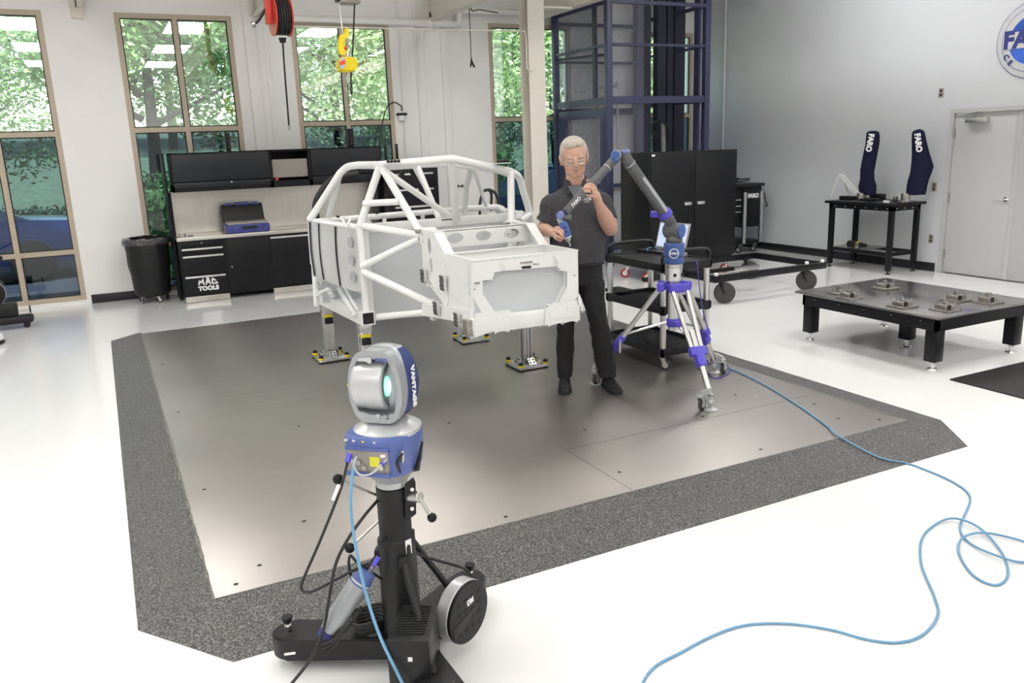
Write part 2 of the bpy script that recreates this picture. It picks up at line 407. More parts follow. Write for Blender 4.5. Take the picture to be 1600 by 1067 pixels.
# back wall with window openings  (x0, x1, z0, z1)
WIN = [(-2.45, -.335, .06, 3.66), (.47, 1.90, .06, 3.66), (2.68, 4.10, .06, 3.62), (5.70, 7.17, .06, 3.68), (8.35, 9.66, .06, 3.62)]
w = B(); xs = XL
for x0, x1, z0, z1 in WIN:
    w.box((xs, YB, 0), (x0, YB + .25, ZC)); w.box((x0, YB, z1), (x1, YB + .25, ZC)); w.box((x0, YB, 0), (x1, YB + .25, z0)); xs = x1
w.box((xs, YB, 0), (XR + .2, YB + .25, ZC))
st(w.build('wall_back', 'wall_white'))
MID = [2.19, 2.21, 2.24, 2.24, 2.24]; LOW = [.70, .70, .70, .70, .70]
mull = [[-.0], ]
for i, (x0, x1, z0, z1) in enumerate(WIN):
    o = thing('window_%d' % (i + 1), None, None, ((x0 + x1) / 2, YB + .05, z0)); st(o)
    f = B(); y0, y1 = YB - .005, YB + .09; fw = .062
    xm = [-1.035] if i == 0 else [(x0 + x1) / 2]
    cols = [x0] + xm + [x1]; rows = [z0, LOW[i], MID[i], z1]
    f.box((x0, y0, z0), (x0 + fw, y1, z1)).box((x1 - fw, y0, z0), (x1, y1, z1)).box((x0 + fw, y0, z0), (x1 - fw, y1, z0 + fw)).box((x0 + fw, y0, z1 - fw), (x1 - fw, y1, z1))
    for x in xm: f.box((x - fw / 2, y0 + .001, z0 + fw), (x + fw / 2, y1, z1 - fw))
    for z in rows[1:3]: f.box((x0 + fw, y0 + .002, z - fw / 2), (x1 - fw, y1, z + fw / 2))
    f.build('window_frame', 'frame_tan', o)
    gk = B()
    for a in range(len(cols) - 1):
        for b in range(3):
            xa = cols[a] + fw * (1 if a == 0 else .5); xb = cols[a + 1] - fw * (1 if a == len(cols) - 2 else .5)
            za = rows[b] + fw * (1 if b == 0 else .5); zb = rows[b + 1] - fw * (1 if b == 2 else .5)
            g = .014; y = y0 + .02
            gk.box((xa, y, za), (xa + g, y + .02, zb)).box((xb - g, y, za), (xb, y + .02, zb)).box((xa, y, za), (xb, y + .02, za + g)).box((xa, y, zb - g), (xb, y + .02, zb))
            B().quad((xa + g, y + .01, za + g), (xb - g, y + .01, za + g), (xb - g, y + .01, zb - g), (xa + g, y + .01, zb - g)).build('pane', 'pane_upper' if b == 2 else 'pane_lower', o)
    gk.build('gasket', 'gasket', o)
# baseboards
bb = B(); bh = .115
for a, b in ((-.28, .47), (1.9, 2.68), (4.10, 5.70), (7.17, 8.35)): bb.box((a, YB - .012, 0), (b, YB, bh), .002)
st(bb.build('baseboard_back', 'rubber_base'))
bb = B(); bb.box((XR - .012, 7.18, 0), (XR, YB - .012, bh), .002).box((XR - .012, YF, 0), (XR, DY0 - .05, bh), .002)
st(bb.build('baseboard_right', 'rubber_base'))
# double door
d = thing('door_1', None, None, (XR, (DY0 + DY1) / 2, 0)); st(d)
fr = B(); fr.box((XR - .02, DY1 - .05, 0), (XR + .12, DY1 + .002, DZ + .05)).box((XR - .02, DY0 - .002, 0), (XR + .12, DY0 + .05, DZ + .05)).box((XR - .02, DY0 + .05, DZ - .002), (XR + .12, DY1 - .05, DZ + .05))
st(box('door_light_blocker', 'wall_cool', (XR + .205, DY0 - .2, -.1), (XR + .3, DY1 + .2, DZ + .3)))  # unseen slab added behind the doors to stop outside light leaking through the gaps
fr.build('door_frame', 'door_paint', d)
ym = 6.235
l1 = box('door_leaf', 'door_paint', (XR + .012, ym + .004, .012), (XR + .055, DY1 - .055, DZ - .005), d, .002)
l2 = box('door_leaf', 'door_paint', (XR + .006, DY0 + .055, .012), (XR + .05, ym - .004, DZ - .005), d, .002)
B().box((XR + .002, ym - .03, .012), (XR + .012, ym + .02, DZ - .01)).build('astragal', 'door_paint', d)
for z in (1.78, .98, .25): B().cyl((XR - .012, DY1 - .055, z - .055), (XR - .012, DY1 - .055, z + .055), .011, n=10).box((XR - .014, DY1 - .075, z - .055), (XR + .012, DY1 - .04, z + .055)).build('hinge', 'steel', d)
hd = B(); hy = ym + .075; hd.cyl((XR + .012, hy, .985), (XR - .008, hy, .985), .034, n=20, bev=.004).cyl((XR - .008, hy, .985), (XR - .06, hy, .985), .011, n=12).tube(spl([(XR - .058, hy, .985), (XR - .062, hy + .03, .985), (XR - .062, hy + .13, .988)], 4), .010, 10)
hd.build('handle', 'chrome', d)
cl = B(); cl.box((XR - .055, 6.62, 1.905), (XR + .01, 6.90, 1.965), .006); cl.build('door_closer', 'aluminium', d)
ca = B(); ca.tube([(XR - .03, 6.80, 1.97), (XR - .05, 6.80, 1.995), (XR - .17, 6.93, 2.005), (XR - .02, 6.73, 2.04)], .008, 8); ca.build('closer_arm', 'steel', d)
# beams, column, ledge
Y0b = 6.0
def ibeam(b, x, y0, y1, z, w=.16, h=.32, t=.014):
    b.box((x - w / 2, y0, z), (x + w / 2, y1, z + t)).box((x - w / 2, y0, z + h - t), (x + w / 2, y1, z + h)).box((x - t / 2, y0, z), (x + t / 2, y1, z + h))
n = 1
for x, z in ((.06, 3.70), (2.24, 3.66), (4.74, 3.66), (6.48, 3.73)):
    b = B(); ibeam(b, x, -8.9, YB - .005, z)
    if n == 1: b.box((x - .075, YB - .06, z - .13), (x + .075, YB, z))
    st(b.build('trim_%d' % n, 'beam_paint')); n += 1
b = B(); cx, cy = 5.80, 10.85
b.box((cx - .13, cy - .13, 0), (cx + .13, cy - .115, ZC)).box((cx - .13, cy + .115, 0), (cx + .13, cy + .13, ZC)).box((cx - .008, cy - .12, 0), (cx + .008, cy + .12, ZC))
b.box((cx + .131, cy - .12, 3.70), (6.40, cy + .12, 3.725))
for dx in (-.03, .03):
    for dz in (2.35, 2.16): b.cyl((cx + dx, cy - .131, dz), (cx + dx, cy - .136, dz), .008, n=8)
st(b.build('trim_%d' % n, 'beam_paint')); n += 1
# shallow header band and vertical panel joints of the back wall
b = B(); b.box((4.62, YB - .006, 0), (4.66, YB, 4.6)).box((2.05, YB - .03, .5), (2.20, YB, 4.6), .006).box((2.30, YB - .014, .5), (2.36, YB, 4.6), .004).box((4.90, YB - .02, 0), (5.02, YB, 3.6), .004)
st(b.build('trim_%d' % n, 'wall_white')); n += 1
# ---------------------------------------------------------------- ceiling lamps
proto = None
for i, x in enumerate((-4.1, -.98, 2.24, 5.33, 8.35)):
    for j, y in enumerate((7.55, 3.57, -.40, -4.40)):
        wx = .84
        nm = ('leftmost', 'second', 'middle', 'fourth', 'rightmost')[i] + ' column, ' + ('row nearest the windows', 'second row from the windows', 'third row from the windows', 'row farthest from the windows')[j]
        if proto is None:
            proto = thing('ceiling_light', 'white ceiling light panel, ' + nm, 'light', (x, y, ZC - .05), group='light panels in the ceiling', local=True)
            B().box((-wx / 2 - .04, -.99, .0), (wx / 2 + .04, -.95, .05)).box((-wx / 2 - .04, .95, .0), (wx / 2 + .04, .99, .05)).box((-wx / 2 - .04, -.95, .0), (-wx / 2, .95, .05)).box((wx / 2, -.95, .0), (wx / 2 + .04, .95, .05)).build('frame', 'ceiling_paint', proto)
            box('diffuser', 'lamp_panel', (-wx / 2, -.95, .012), (wx / 2, .95, .02), proto)
        else: copy_thing(proto, (x, y, ZC - .05), label='white ceiling light panel, ' + nm)
# ================================================================ outside
g = B()
for ya, yb, za, zb in ((12.35, 21.5, -.02, -.02),): g.quad((-40, ya, za), (40, ya, za), (40, yb, zb), (-40, yb, zb))
st(g.build('floor_outside', 'concrete'))
gr = B(); prof = [(21.5, .0), (21.6, .12), (23.5, .25), (26, 1.0), (30, 2.0), (36, 2.8), (60, 4.5)]
gr.grid([[(x, y, z - .02) for x in range(-45, 46, 3)] for y, z in prof])
st(tag(gr.build('floor_lawn', 'grass_lawn'), kind='structure'))
def leaves(c, rad, n, size, seed, shell=.55):
    rnd = random.Random(seed); b = B()
    lobes = [(V3((rnd.uniform(-.6, .6) * rad[0], rnd.uniform(-.6, .6) * rad[1], rnd.uniform(-.6, .6) * rad[2])), rnd.uniform(.35, .6)) for _ in range(14)]
    for i in range(n):
        lc, lr = rnd.choice(lobes)
        v = V3((rnd.gauss(0, 1), rnd.gauss(0, 1), rnd.gauss(0, 1))).normalized() * (shell + (1 - shell) * rnd.random()) * lr
        p = V3(c) + lc + V3((v.x * rad[0], v.y * rad[1], v.z * rad[2]))
        a = V3((rnd.gauss(0, 1), rnd.gauss(0, 1), rnd.gauss(0, .6))).normalized(); u = a.cross(V3((rnd.gauss(0, 1), rnd.gauss(0, 1), rnd.gauss(0, 1)))).normalized(); s = size * rnd.uniform(.6, 1.3)
        b.quad(p - a * s, p + u * s * .45, p + a * s, p - u * s * .45)
    return b
def tree(x, y, h, crown, m, label, seed, n=5200, zc=None, size=.16, z0=0.0):
    n = int(n * 3.4); size = size * .40
    t = thing('tree', label, 'tree', (x, y, z0), group=None)
    zc = zc if zc else z0 + h * .62; rnd = random.Random(seed); b = B()
    b.tube(spl([(x, y, z0 - .3), (x + rnd.uniform(-.15, .15), y, z0 + h * .3), (x + rnd.uniform(-.3, .3), y + .2, z0 + h * .85)], 5), [.17 - .012 * i for i in range(11)], 8)
    for k in range(7):
        a = rnd.uniform(0, 2 * pi); z = z0 + h * rnd.uniform(.3, .7)
        b.tube(spl([(x, y, z), (x + cos(a) * crown[0] * .4, y + sin(a) * crown[1] * .4, z + .5), (x + cos(a) * crown[0] * .8, y + sin(a) * crown[1] * .8, z + 1.0)], 4), [.07 - .007 * i for i in range(9)], 6)
    b.build('trunk', 'bark', t)
    leaves((x, y, zc), crown, n, size, seed).build('crown', m, t)
tree(-3.6, 20.2, 8, (3.6, 1.3, 3.4), 'leaf', 'broad green tree outside the leftmost window', 1, 9000, zc=4.4)
tree(.9, 16.9, 7, (2.6, 1.2, 2.7), 'leaf', 'green tree outside the window above the left overhead cabinet', 2, 7000, zc=4.3)
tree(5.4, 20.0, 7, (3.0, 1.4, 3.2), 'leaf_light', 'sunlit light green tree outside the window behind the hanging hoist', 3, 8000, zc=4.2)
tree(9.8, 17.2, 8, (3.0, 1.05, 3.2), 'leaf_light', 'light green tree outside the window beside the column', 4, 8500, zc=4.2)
tree(15.5, 20.4, 8, (3.1, 1.4, 3.4), 'leaf', 'green tree outside behind the blue lift shaft', 5, 8000, zc=4.4)
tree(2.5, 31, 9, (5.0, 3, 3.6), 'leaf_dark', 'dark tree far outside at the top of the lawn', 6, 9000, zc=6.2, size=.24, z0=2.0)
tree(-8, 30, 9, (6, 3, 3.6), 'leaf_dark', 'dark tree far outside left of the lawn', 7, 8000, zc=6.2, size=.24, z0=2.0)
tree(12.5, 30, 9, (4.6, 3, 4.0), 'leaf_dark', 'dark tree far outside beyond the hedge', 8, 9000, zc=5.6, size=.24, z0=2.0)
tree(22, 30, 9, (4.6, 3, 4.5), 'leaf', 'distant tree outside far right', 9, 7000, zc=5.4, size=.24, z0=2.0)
def hedge(x0, x1, y, zt, m, label, seed, n, name='hedge', z0=0.0):
    rnd = random.Random(seed); b = B(); b.box((x0 + .1, y - .3, z0), (x1 - .1, y + .3, zt - .18), .1)
    for i in range(n):
        p = V3((rnd.uniform(x0, x1), y + rnd.uniform(-.45, .4), z0 + (zt - z0) * rnd.random() ** .6 + rnd.uniform(-.05, .08)))
        a = V3((rnd.gauss(0, 1), rnd.gauss(0, 1), rnd.gauss(0, 1))).normalized(); u = a.cross(V3((rnd.gauss(0, 1), 1, rnd.gauss(0, 1)))).normalized(); s = .05 * rnd.uniform(.7, 1.3)
        b.quad(p - a * s, p + u * s * .5, p + a * s, p - u * s * .5)
    tag(b.build(name, m), label, name)
hedge(-7, -.6, 22.2, .78, 'leaf_dark', 'low dark hedge along the lawn outside the leftmost window', 11, 5000)
hedge(.4, 3.0, 14.0, 1.56, 'leaf', 'clipped green hedge outside behind the trash can window', 12, 5200)
hedge(8.2, 11.4, 22.9, 1.98, 'leaf', 'bright green hedge outside the window beside the column', 13, 7000)
hedge(-8, -2.5, 27.2, 2.9, 'leaf_red', 'reddish shrubs at the top of the lawn outside', 14, 3500, 'shrub', 1.3)
def car(x, y, rz, m, label):
    t = thing('car', label, 'car', (x, y, 0), rz, local=True)
    sec = [(-2.25, .45, .55, .70), (-2.15, .30, .82, .86), (-1.3, .28, .95, .90), (-.2, .28, 1.0, .92), (1.2, .28, .98, .92), (2.05, .30, .92, .88), (2.25, .45, .62, .75)]
    b = B(); rows = []
    for xx, zl, zh, hw in sec:
        rows.append([(xx, -hw, zl), (xx, -hw * 1.02, (zl + zh) / 2), (xx, -hw * .93, zh), (xx, 0, zh + .04), (xx, hw * .93, zh), (xx, hw * 1.02, (zl + zh) / 2), (xx, hw, zl), (xx, 0, zl - .05)])
    vs = b.grid(rows, True); b.bm.faces.new(vs[0][::-1]); b.bm.faces.new(vs[-1])
    cab = [(-1.75, .93, .80), (-1.15, 1.36, .64), (-.2, 1.46, .66), (.65, 1.38, .64), (1.45, .96, .78)]
    for (xa, za, wa), (xb, zb, wb) in zip(cab, cab[1:]):
        pass
    b.build('body', m, t, 50)
    g = B(); rows = []
    for xx, zz, hw in cab: rows.append([(xx, -.84, .9), (xx, -hw, zz), (xx, hw, zz), (xx, .84, .9)])
    vs = g.grid(rows, True); g.bm.faces.new(vs[0][::-1]); g.bm.faces.new(vs[-1]); g.build('glasshouse', 'car_glass', t, 50)
    r = B(); r.grid([[(xx, -hw * .93, zz + .012), (xx, 0, zz + .05), (xx, hw * .93, zz + .012)] for xx, zz, hw in cab[1:4]]); r.build('roof', m, t)
    for sx in (-1.4, 1.4):
        for sy in (-.84, .84):
            B().lathe([(.2, -.1), (.32, -.1), (.34, -.06), (.34, .06), (.32, .1), (.2, .1)], n=24, M=frameM((sx, sy, .34), (1, 0, 0), (0, 0, 1))).build('wheel', 'black_matte', t)
    for sy in (-.6, .6): box('head_lamp', 'white_plastic', (2.14, sy - .16, .62), (2.24, sy + .16, .75), t, .02)
    return t
car(-2.6, 15.7, .15, 'car_blue', 'dark blue car parked outside the leftmost window')
car(8.5, 14.5, R(180), 'car_grey', 'blue grey car parked outside the window beside the column')
# ================================================================ the steel floor plate with its grit ramps
PX0, PX1, PY0, PY1, PZ = .20, 4.44, 3.35, 9.376, .04
pl = thing('floor_plate', 'large dark steel surface plate with black grit ramps on the white floor', 'floor plate', (2.3, 6.3, 0))
B().box((PX0, PY0, 0), (PX1, PY1, PZ), .003).build('plate', 'plate_steel', pl)
rz = .002
o = dict(BL=(-.10, 9.38), BL2=(.205, 9.66), FL=(-.10, 3.33), FL2=(.21, 2.915), FR=(4.43, 2.925), FR2=(4.71, 3.31), BR=(4.71, 9.4))
def ramp(name, a, b, c, d):
    v = [V3((*a, rz)), V3((*b, rz)), V3((*c, PZ)), V3((*d, PZ))]
    g = B(); g.bm.faces.new([g.bm.verts.new(p) for p in v]); g.bm.faces.new([g.bm.verts.new(p) for p in ((v[0].x, v[0].y, 0), (v[1].x, v[1].y, 0), (v[1].x, v[1].y, rz), (v[0].x, v[0].y, rz))])
    return g.build(name, 'ramp_grit', pl)
ramp('ramp', o['BL'], o['FL'], (PX0, PY0), (PX0, PY1))
ramp('ramp', o['FL2'], o['FR'], (PX1, PY0), (PX0, PY0))
ramp('ramp', o['FR2'], o['BR'], (PX1, PY1), (PX1, PY0))
for nm, a, b, c in (('corner_ramp', o['FL'], o['FL2'], (PX0, PY0)), ('corner_ramp', o['FR'], o['FR2'], (PX1, PY0)), ('corner_ramp', o['BL'], (PX0, 9.66), (PX0, PY1))):
    g = B(); g.bm.faces.new([g.bm.verts.new(p) for p in ((*a, rz), (*b, rz), (*c, PZ))]); g.build(nm, 'ramp_grit', pl)
# welded seam and screw heads
s = B(); rnd = random.Random(3)
def seam(a, b, amp):
    n = 90
    for i in range(n):
        p = V3(a).lerp(V3(b), i / n); q = V3(a).lerp(V3(b), (i + 1) / n); d = (q - p).normalized(); nn = V3((-d.y, d.x, 0)); w = amp * rnd.uniform(.3, 1)
        s.quad(p - nn * w + V3((0, 0, .001)), q - nn * w + V3((0, 0, .001)), q + nn * w * .6 + V3((0, 0, .0012)), p + nn * w * .6 + V3((0, 0, .0012)))
seam((PX0, PY1, PZ), (PX0, PY0, PZ), .012); seam((PX0, PY0, PZ), (PX1, PY0, PZ), .006); seam((PX1, PY0, PZ), (PX1, PY1, PZ), .006)
s.build('seam', 'machined', pl)
s = B(); q_ = atz(885, 703, PZ); s.box((q_.x, q_.y, PZ - .001), (4.435, q_.y + .003, PZ + .0004)); s.build('plate_joint', 'black_matte', pl)
s = B(); s.box((q_.x, PY0 + .01, PZ - .001), (q_.x + .003, q_.y, PZ + .0004)); s.build('plate_joint', 'black_matte', pl)
for (xa, ya), (xb, yb), w_ in (((262, 651), (545, 611), .006), ((258, 633), (540, 600), .004), ((252, 622), (520, 588), .005), ((256, 642), (430, 618), .003), ((300, 606), (515, 580), .003), ((372, 597), (500, 581), .002), ((505, 640), (546, 634), .003)):
    a, b_ = atz(xa, ya, PZ + .0006), atz(xb, yb, PZ + .0006); n_ = V3((0, w_ / 2, 0)); m_ = a.lerp(b_, .5)
    B().quad(a, m_ - n_, b_, m_ + n_).build('scratch', 'silver_light', pl)
s = B()
for x, y in ((.3, 3.43), (.42, 3.55), (1.6, 3.42), (2.4, 3.6), (3.3, 3.45), (4.3, 3.45), (4.32, 4.9), (4.2, 3.9), (.3, 4.6), (.3, 6.2), (.3, 7.8), (1.2, 4.4), (1.9, 4.9), (3.4, 4.1), (4.1, 3.6), (2.6, 4.3), (3.9, 4.35), (1.0, 5.4), (.7, 3.9), (3.6, 5.8)):
    s.cyl((x, y, PZ), (x, y, PZ + .0006), .011, n=12)
s.build('bolt_hole', 'black_matte', pl)

# ================================================================ the race car chassis
cb = thing('car_chassis', 'white tubular race car chassis with a bare roll cage on four low stands', 'car chassis', (2.33, 5.9, .55))
W_ = 'chassis_white'; G_ = 'chassis_grey'
XLr, XRr = 1.66, 3.00
rfL = at(592, 258, 5.80); rfC = at(706, 248, 5.70); rfR = at(798, 268, 5.80)
def T(name, pts, r=.027, m=W_, k=0, n=14):
    return B().tube(spl(pts, k) if k else pts, r, n).build(name, m, cb)
# roof
T('roof_bar', [rfL, rfL.lerp(rfC, .5), rfC.lerp(rfL, .12) , rfC, rfC.lerp(rfR, .12), rfC.lerp(rfR, .9), rfR], .029)
sideL = [rfL, at(560, 258, 6.25), at(543, 261, 6.45), at(532, 270, 6.52), at(484, 344, 6.70)]
T('roof_side_tube', [sideL[0], sideL[1]] + spl(sideL[1:4], 4)[1:] + [sideL[4]], .029)
rr = [at(600, 262, 6.30), at(654, 258, 6.38), at(702, 256, 6.4), at(776, 265, 6.2), rfR + V3((0, .05, -.02))]
T('rear_roof_bar', rr, .024)
T('cage_leg', [rfL + V3((.005, 0, -.01)), at(562, 354, 5.85)], .028)
T('windscreen_pillar', [rfL + V3((.02, -.01, -.02)), at(657, 364, 5.45)], .028)
T('cage_brace', [at(569, 318, 5.83), at(624, 315, 5.61)], .024)
T('windscreen_pillar', [rfR, at(799, 348, 5.45)], .028)
T('cage_leg', spl([rfR + V3((-.03, .02, .015)), at(810, 276, 5.82), at(818, 300, 5.84), at(834, 352, 5.86)], 5), .028)
T('center_post', [rfC + V3((0, .01, -.02)), at(713, 344, 5.95)], .029)
T('cage_diagonal', [at(602, 268, 5.95), at(713, 345, 5.97)], .024)
T('cage_diagonal', [at(652, 259, 6.38), at(686, 342, 6.1)], .024)
T('rear_leg', [at(531, 272, 6.52), at(526, 290, 6.6), at(513, 340, 6.75)], .024)
T('rear_leg', [at(737, 262, 6.38), at(729, 290, 6.6), at(727, 325, 6.75)], .024)
T('rear_leg', [at(741, 264, 6.38), at(761, 325, 6.78)], .018)
T('dark_brace', [at(641, 262, 6.9), at(672, 318, 7.1)], .028, 'black_matte'); T('dark_brace', [at(632, 262, 6.9), at(614, 305, 7.1)], .024, 'black_matte')
T('dark_brace', spl([at(496, 352, 7.2), at(493, 322, 7.2), at(502, 300, 7.2), at(522, 279, 7.2), at(560, 272, 7.2)], 5), .03, 'black_matte')
T('roof_strut', [at(646, 262, 6.6), at(671, 308, 6.7)], .01)
# waist ring
wl = [at(565, 356, 5.85), at(487, 347, 6.72)]
wr = [at(487, 347, 6.74), at(590, 338, 6.76), at(762, 324, 6.76), at(790, 330, 6.3), at(830, 338, 5.88)]
T('waist_tube', wl, .026); T('waist_tube', wr[:2] + spl(wr[1:4], 4)[1:] + wr[4:], .026)
T('rear_lower_tube', [at(492, 436, 6.72), at(765, 424, 6.76)], .024)
for px in (600, 660, 727, 757):
    a = at(px, 338 - (px - 590) * .08, 6.76); T('waist_upright', [a, a - V3((0, 0, .45))], .018)
# dash crossmember, firewall and floor
a = at(586, 351, 5.97); zt = a.z
box('dash_beam', W_, (XLr + .05, 5.95, zt - .055), (XRr - .03, 6.01, zt + .01), cb, .004)
box('dash_slot', 'black_matte', (2.34, 5.948, zt - .006), (2.46, 5.951, zt + .002), cb)
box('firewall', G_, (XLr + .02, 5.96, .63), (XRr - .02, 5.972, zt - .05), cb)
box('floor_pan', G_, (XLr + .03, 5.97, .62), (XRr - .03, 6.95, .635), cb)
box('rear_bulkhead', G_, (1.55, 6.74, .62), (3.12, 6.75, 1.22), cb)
# corner posts
for x in (XLr, XRr):
    p = B(); p.box((x - .018, 5.83, .60), (x + .018, 5.88, 1.31), .004); p.box((x + (.03 if x < 2 else -.07), 5.875, .64), (x + (.07 if x < 2 else -.03), 5.882, 1.29)); p.build('corner_post', W_, cb)
# hollow rails (open front end shows black)
for x in (XLr, XRr):
    r_ = B(); t = .007; y0, y1 = 5.80, 7.30; h = .05
    zc0, zc1 = .635, .585
    for (dx0, dx1, dz0, dz1) in ((-h, h, -h, -h + t), (-h, h, h - t, h), (-h, -h + t, -h + t, h - t), (h - t, h, -h + t, h - t)):
        vs = []
        for y, zc in ((y0, zc0), (y1, zc1)):
            vs.append([(x + dx0, y, zc + dz0), (x + dx1, y, zc + dz0), (x + dx1, y, zc + dz1), (x + dx0, y, zc + dz1)])
        g = r_.grid(vs, True); r_.bm.faces.new(g[0][::-1]); r_.bm.faces.new(g[-1])
    r_.build('frame_rail', W_, cb)
    B().box((x - .043, 5.815, .592), (x + .043, 5.825, .678)).build('rail_end_shade', 'black_matte', cb)  # black sheet standing in for the shade inside the open rail end
# slatted side body panels
def side_panel(sx):
    f = lambda x: 2.33 + (x - 2.33) * sx
    top = [(1.655, 5.84, 1.295), (1.60, 6.12, 1.30), (1.545, 6.40, 1.305), (1.485, 6.74, 1.315)]
    zb = [.815, .82, .835, .86]
    rows = []
    for k in range(9):
        u = k / 8; rows.append([(f(x - .010 * sin(pi * u) * (1 if i else .3)), y, z * (1 - u) + zb[i] * u) for i, (x, y, z) in enumerate(top)])
    b = B(); b.grid(rows)
    bmesh.ops.solidify(b.bm, geom=b.bm.faces[:], thickness=.012)
    p = b.build('side_panel', W_, cb)
    for t0, w in ((.40, .060), (.73, .050), (.91, .045)):
        s_ = B(); y = 5.84 + .9 * t0
        def px_(yy, u):
            q = min(2.999, (yy - 5.84) / .9 * 3); i = int(q); g = q - i
            xs = [t[0] for t in top]; X = xs[i] + (xs[i + 1] - xs[i]) * g; zt_ = top[i][2] + (top[i + 1][2] - top[i][2]) * g; zb_ = zb[i] + (zb[i + 1] - zb[i]) * g
            return X - .010 * sin(pi * u) * (1 if i else .3 + .7 * g) - .009, zt_ * (1 - u) + zb_ * u
        rw = []
        for k in range(9):
            u = .02 + .96 * k / 8; xa, za = px_(y, u); rw.append([(f(xa - .004), y, za), (f(xa - .004), y + w, za)])
        s_.grid(rw); bmesh.ops.solidify(s_.bm, geom=s_.bm.faces[:], thickness=.006); s_.build('slot', 'black_matte', p)
    for z, col in ((1.19, 'machined'), (1.06, 'machined'), (.93, 'machined')):
        u_ = (1.297 - z) / .48; xa, za = px_(5.965, u_); Mx = frameM((f(xa - .008), 5.965, z), (-.24 * sx, 1, 0), (0, 0, 1))
        B().lathe([(.0, -.003), (.040, -.003), (.040, .003), (.0, .003)], n=24, M=Mx).build('cover_disc', 'arm_light', p)
    return p
side_panel(1); side_panel(-1)
# rivets and under-body tubes on the left
T('underbody_tube', [at(494, 430, 7.1), at(519, 462, 6.6)], .02); T('underbody_tube', [at(524, 444, 6.9), at(553, 489, 5.92)], .02)
T('underbody_tube', [at(536, 446, 6.7), at(557, 482, 5.92)], .012); T('jack_tube', [at(490, 402, 6.78), at(495, 478, 6.78)], .024)
T('jack_tube', spl([at(496, 462, 6.75), at(508, 454, 6.6), at(516, 453, 6.5)], 4), .014)
B().cyl(at(489.5, 398, 6.78), at(490.6, 412, 6.78), .031).build('tube_sleeve', W_, cb)
for a, b_ in (((548, 340, 5.9), (543, 352, 5.88)), ((535, 343, 6.1), (543, 355, 5.95))): T('clamp_lever', [at(*a), at(*b_)], .009)
# triangular gussets at the cage feet
for pts in ([(566, 330, 5.85), (566, 354, 5.85), (584, 352, 5.95)], [(826, 327, 5.85), (832, 350, 5.85), (806, 342, 5.93)]):
    B().poly([at(*p) for p in pts], .006).build('gusset', W_, cb)
# front triangulation
for a, b_, r in (((567, 353, 5.84), (660, 368, 5.44), .026), ((566, 416, 5.83), (656, 373, 5.46), .026), ((567, 424, 5.83), (672, 474, 5.42), .028), ((584, 496, 5.86), (676, 487, 5.40), .026)):
    T('front_tube', [at(*a), at(*b_)], r)
    p, q = at(*a), at(*b_); mirror = lambda v: V3((4.66 - v.x, v.y, v.z)); T('front_tube', [mirror(p), mirror(q)], r)
# front clip -------------------------------------------------------
XA, XB = 1.965, 2.705          # box sides
YFb = 4.52; ZT = 1.168
bl = atx(696, 399, XA); YBb = bl.y
# trough: box open at the top
t_ = B(); th = .012
t_.box((XA, YFb + .065, .80), (XA + th, YBb, ZT)).box((XB - th, YFb + .065, .80), (XB, YBb, ZT)).box((XA, YBb - .02, .85), (XB, YBb, ZT)).box((XA, YFb + .065, .95), (XB, YBb, .962))
t_.build('front_box', W_, cb)
r_ = B(); e = .028
r_.box((XA - .004, YFb - .002, ZT + .001), (XB + .004, YFb + .03, ZT + .009)).box((XA - .004, YBb - .03, ZT + .001), (XB + .004, YBb + .004, ZT + .009)).box((XA - .004, YFb + .03, ZT + .001), (XA + e, YBb - .03, ZT + .009)).box((XB - e, YFb + .03, ZT + .001), (XB + .004, YBb - .03, ZT + .009))
r_.build('box_rim', W_, cb)
# front plate with its recess
F = lambda px, py: at(px, py, YFb)
outer = [F(737, 410), F(903, 392), F(903, 463), F(893, 473), F(879, 500), F(764, 510), F(738, 462)]
inner = [F(772, 425), F(870.5, 415.6), F(872, 422.6), F(886, 424), F(886, 446.5), F(873, 472), F(851, 488.7), F(775, 490), F(754, 458), F(754, 438), F(771, 436.7)]
B().holes(outer, [inner], .012, (0, 1, 0)).build('front_plate', W_, cb, 20)
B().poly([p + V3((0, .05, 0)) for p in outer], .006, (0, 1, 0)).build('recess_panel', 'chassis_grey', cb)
rc = B(); n_ = len(inner)
for i in range(n_):
    a, b_ = inner[i], inner[(i + 1) % n_]; rc.quad(a, b_, b_ + V3((0, .05, 0)), a + V3((0, .05, 0)))
rc.build('recess_wall', W_, cb)
# trims on the plate: name plates, hooks, small hardware
box('name_plate', 'machined', F(812.5, 412.5) + V3((0, -.003, 0)), F(832, 407.5) + V3((0, 0, 0)), cb)
B().poly([F(x, y) + V3((0, -.003, 0)) for x, y in ((816, 416), (829, 415), (830, 417), (829, 419), (816, 420), (814.5, 418))], .003, (0, 1, 0)).build('serial_plate', 'black_matte', cb)
hw = B()
for x in (835, 839.5): hw.sph(F(x, 412.5) + V3((0, -.004, 0)), .005, 10, 6)
hw.build('fastener', 'black_matte', cb)
for x in (780, 864):
    a = F(x, 409 - (x - 780) * .1)
    for dx in (0, .012):
        T('lifting_hook', spl([a + V3((dx, .0, .004)), a + V3((dx + .012, -.012, -.012)), a + V3((dx + .018, -.014, -.035)), a + V3((dx + .008, -.004, -.058))], 4), .0035)
for p in ((864.5, 463, 0), (745, 438, 0)): pass
B().box(F(741.5, 441), F(748, 443) + V3((0, -.02, .0)), M=None).build('latch', 'machined', cb)
for a in ((771, 434), (873, 420), (897, 430), (741, 452)): B().cyl(F(*a), F(*a) + V3((0, -.006, 0)), .005, n=8).build('bolt_head', 'machined', cb)
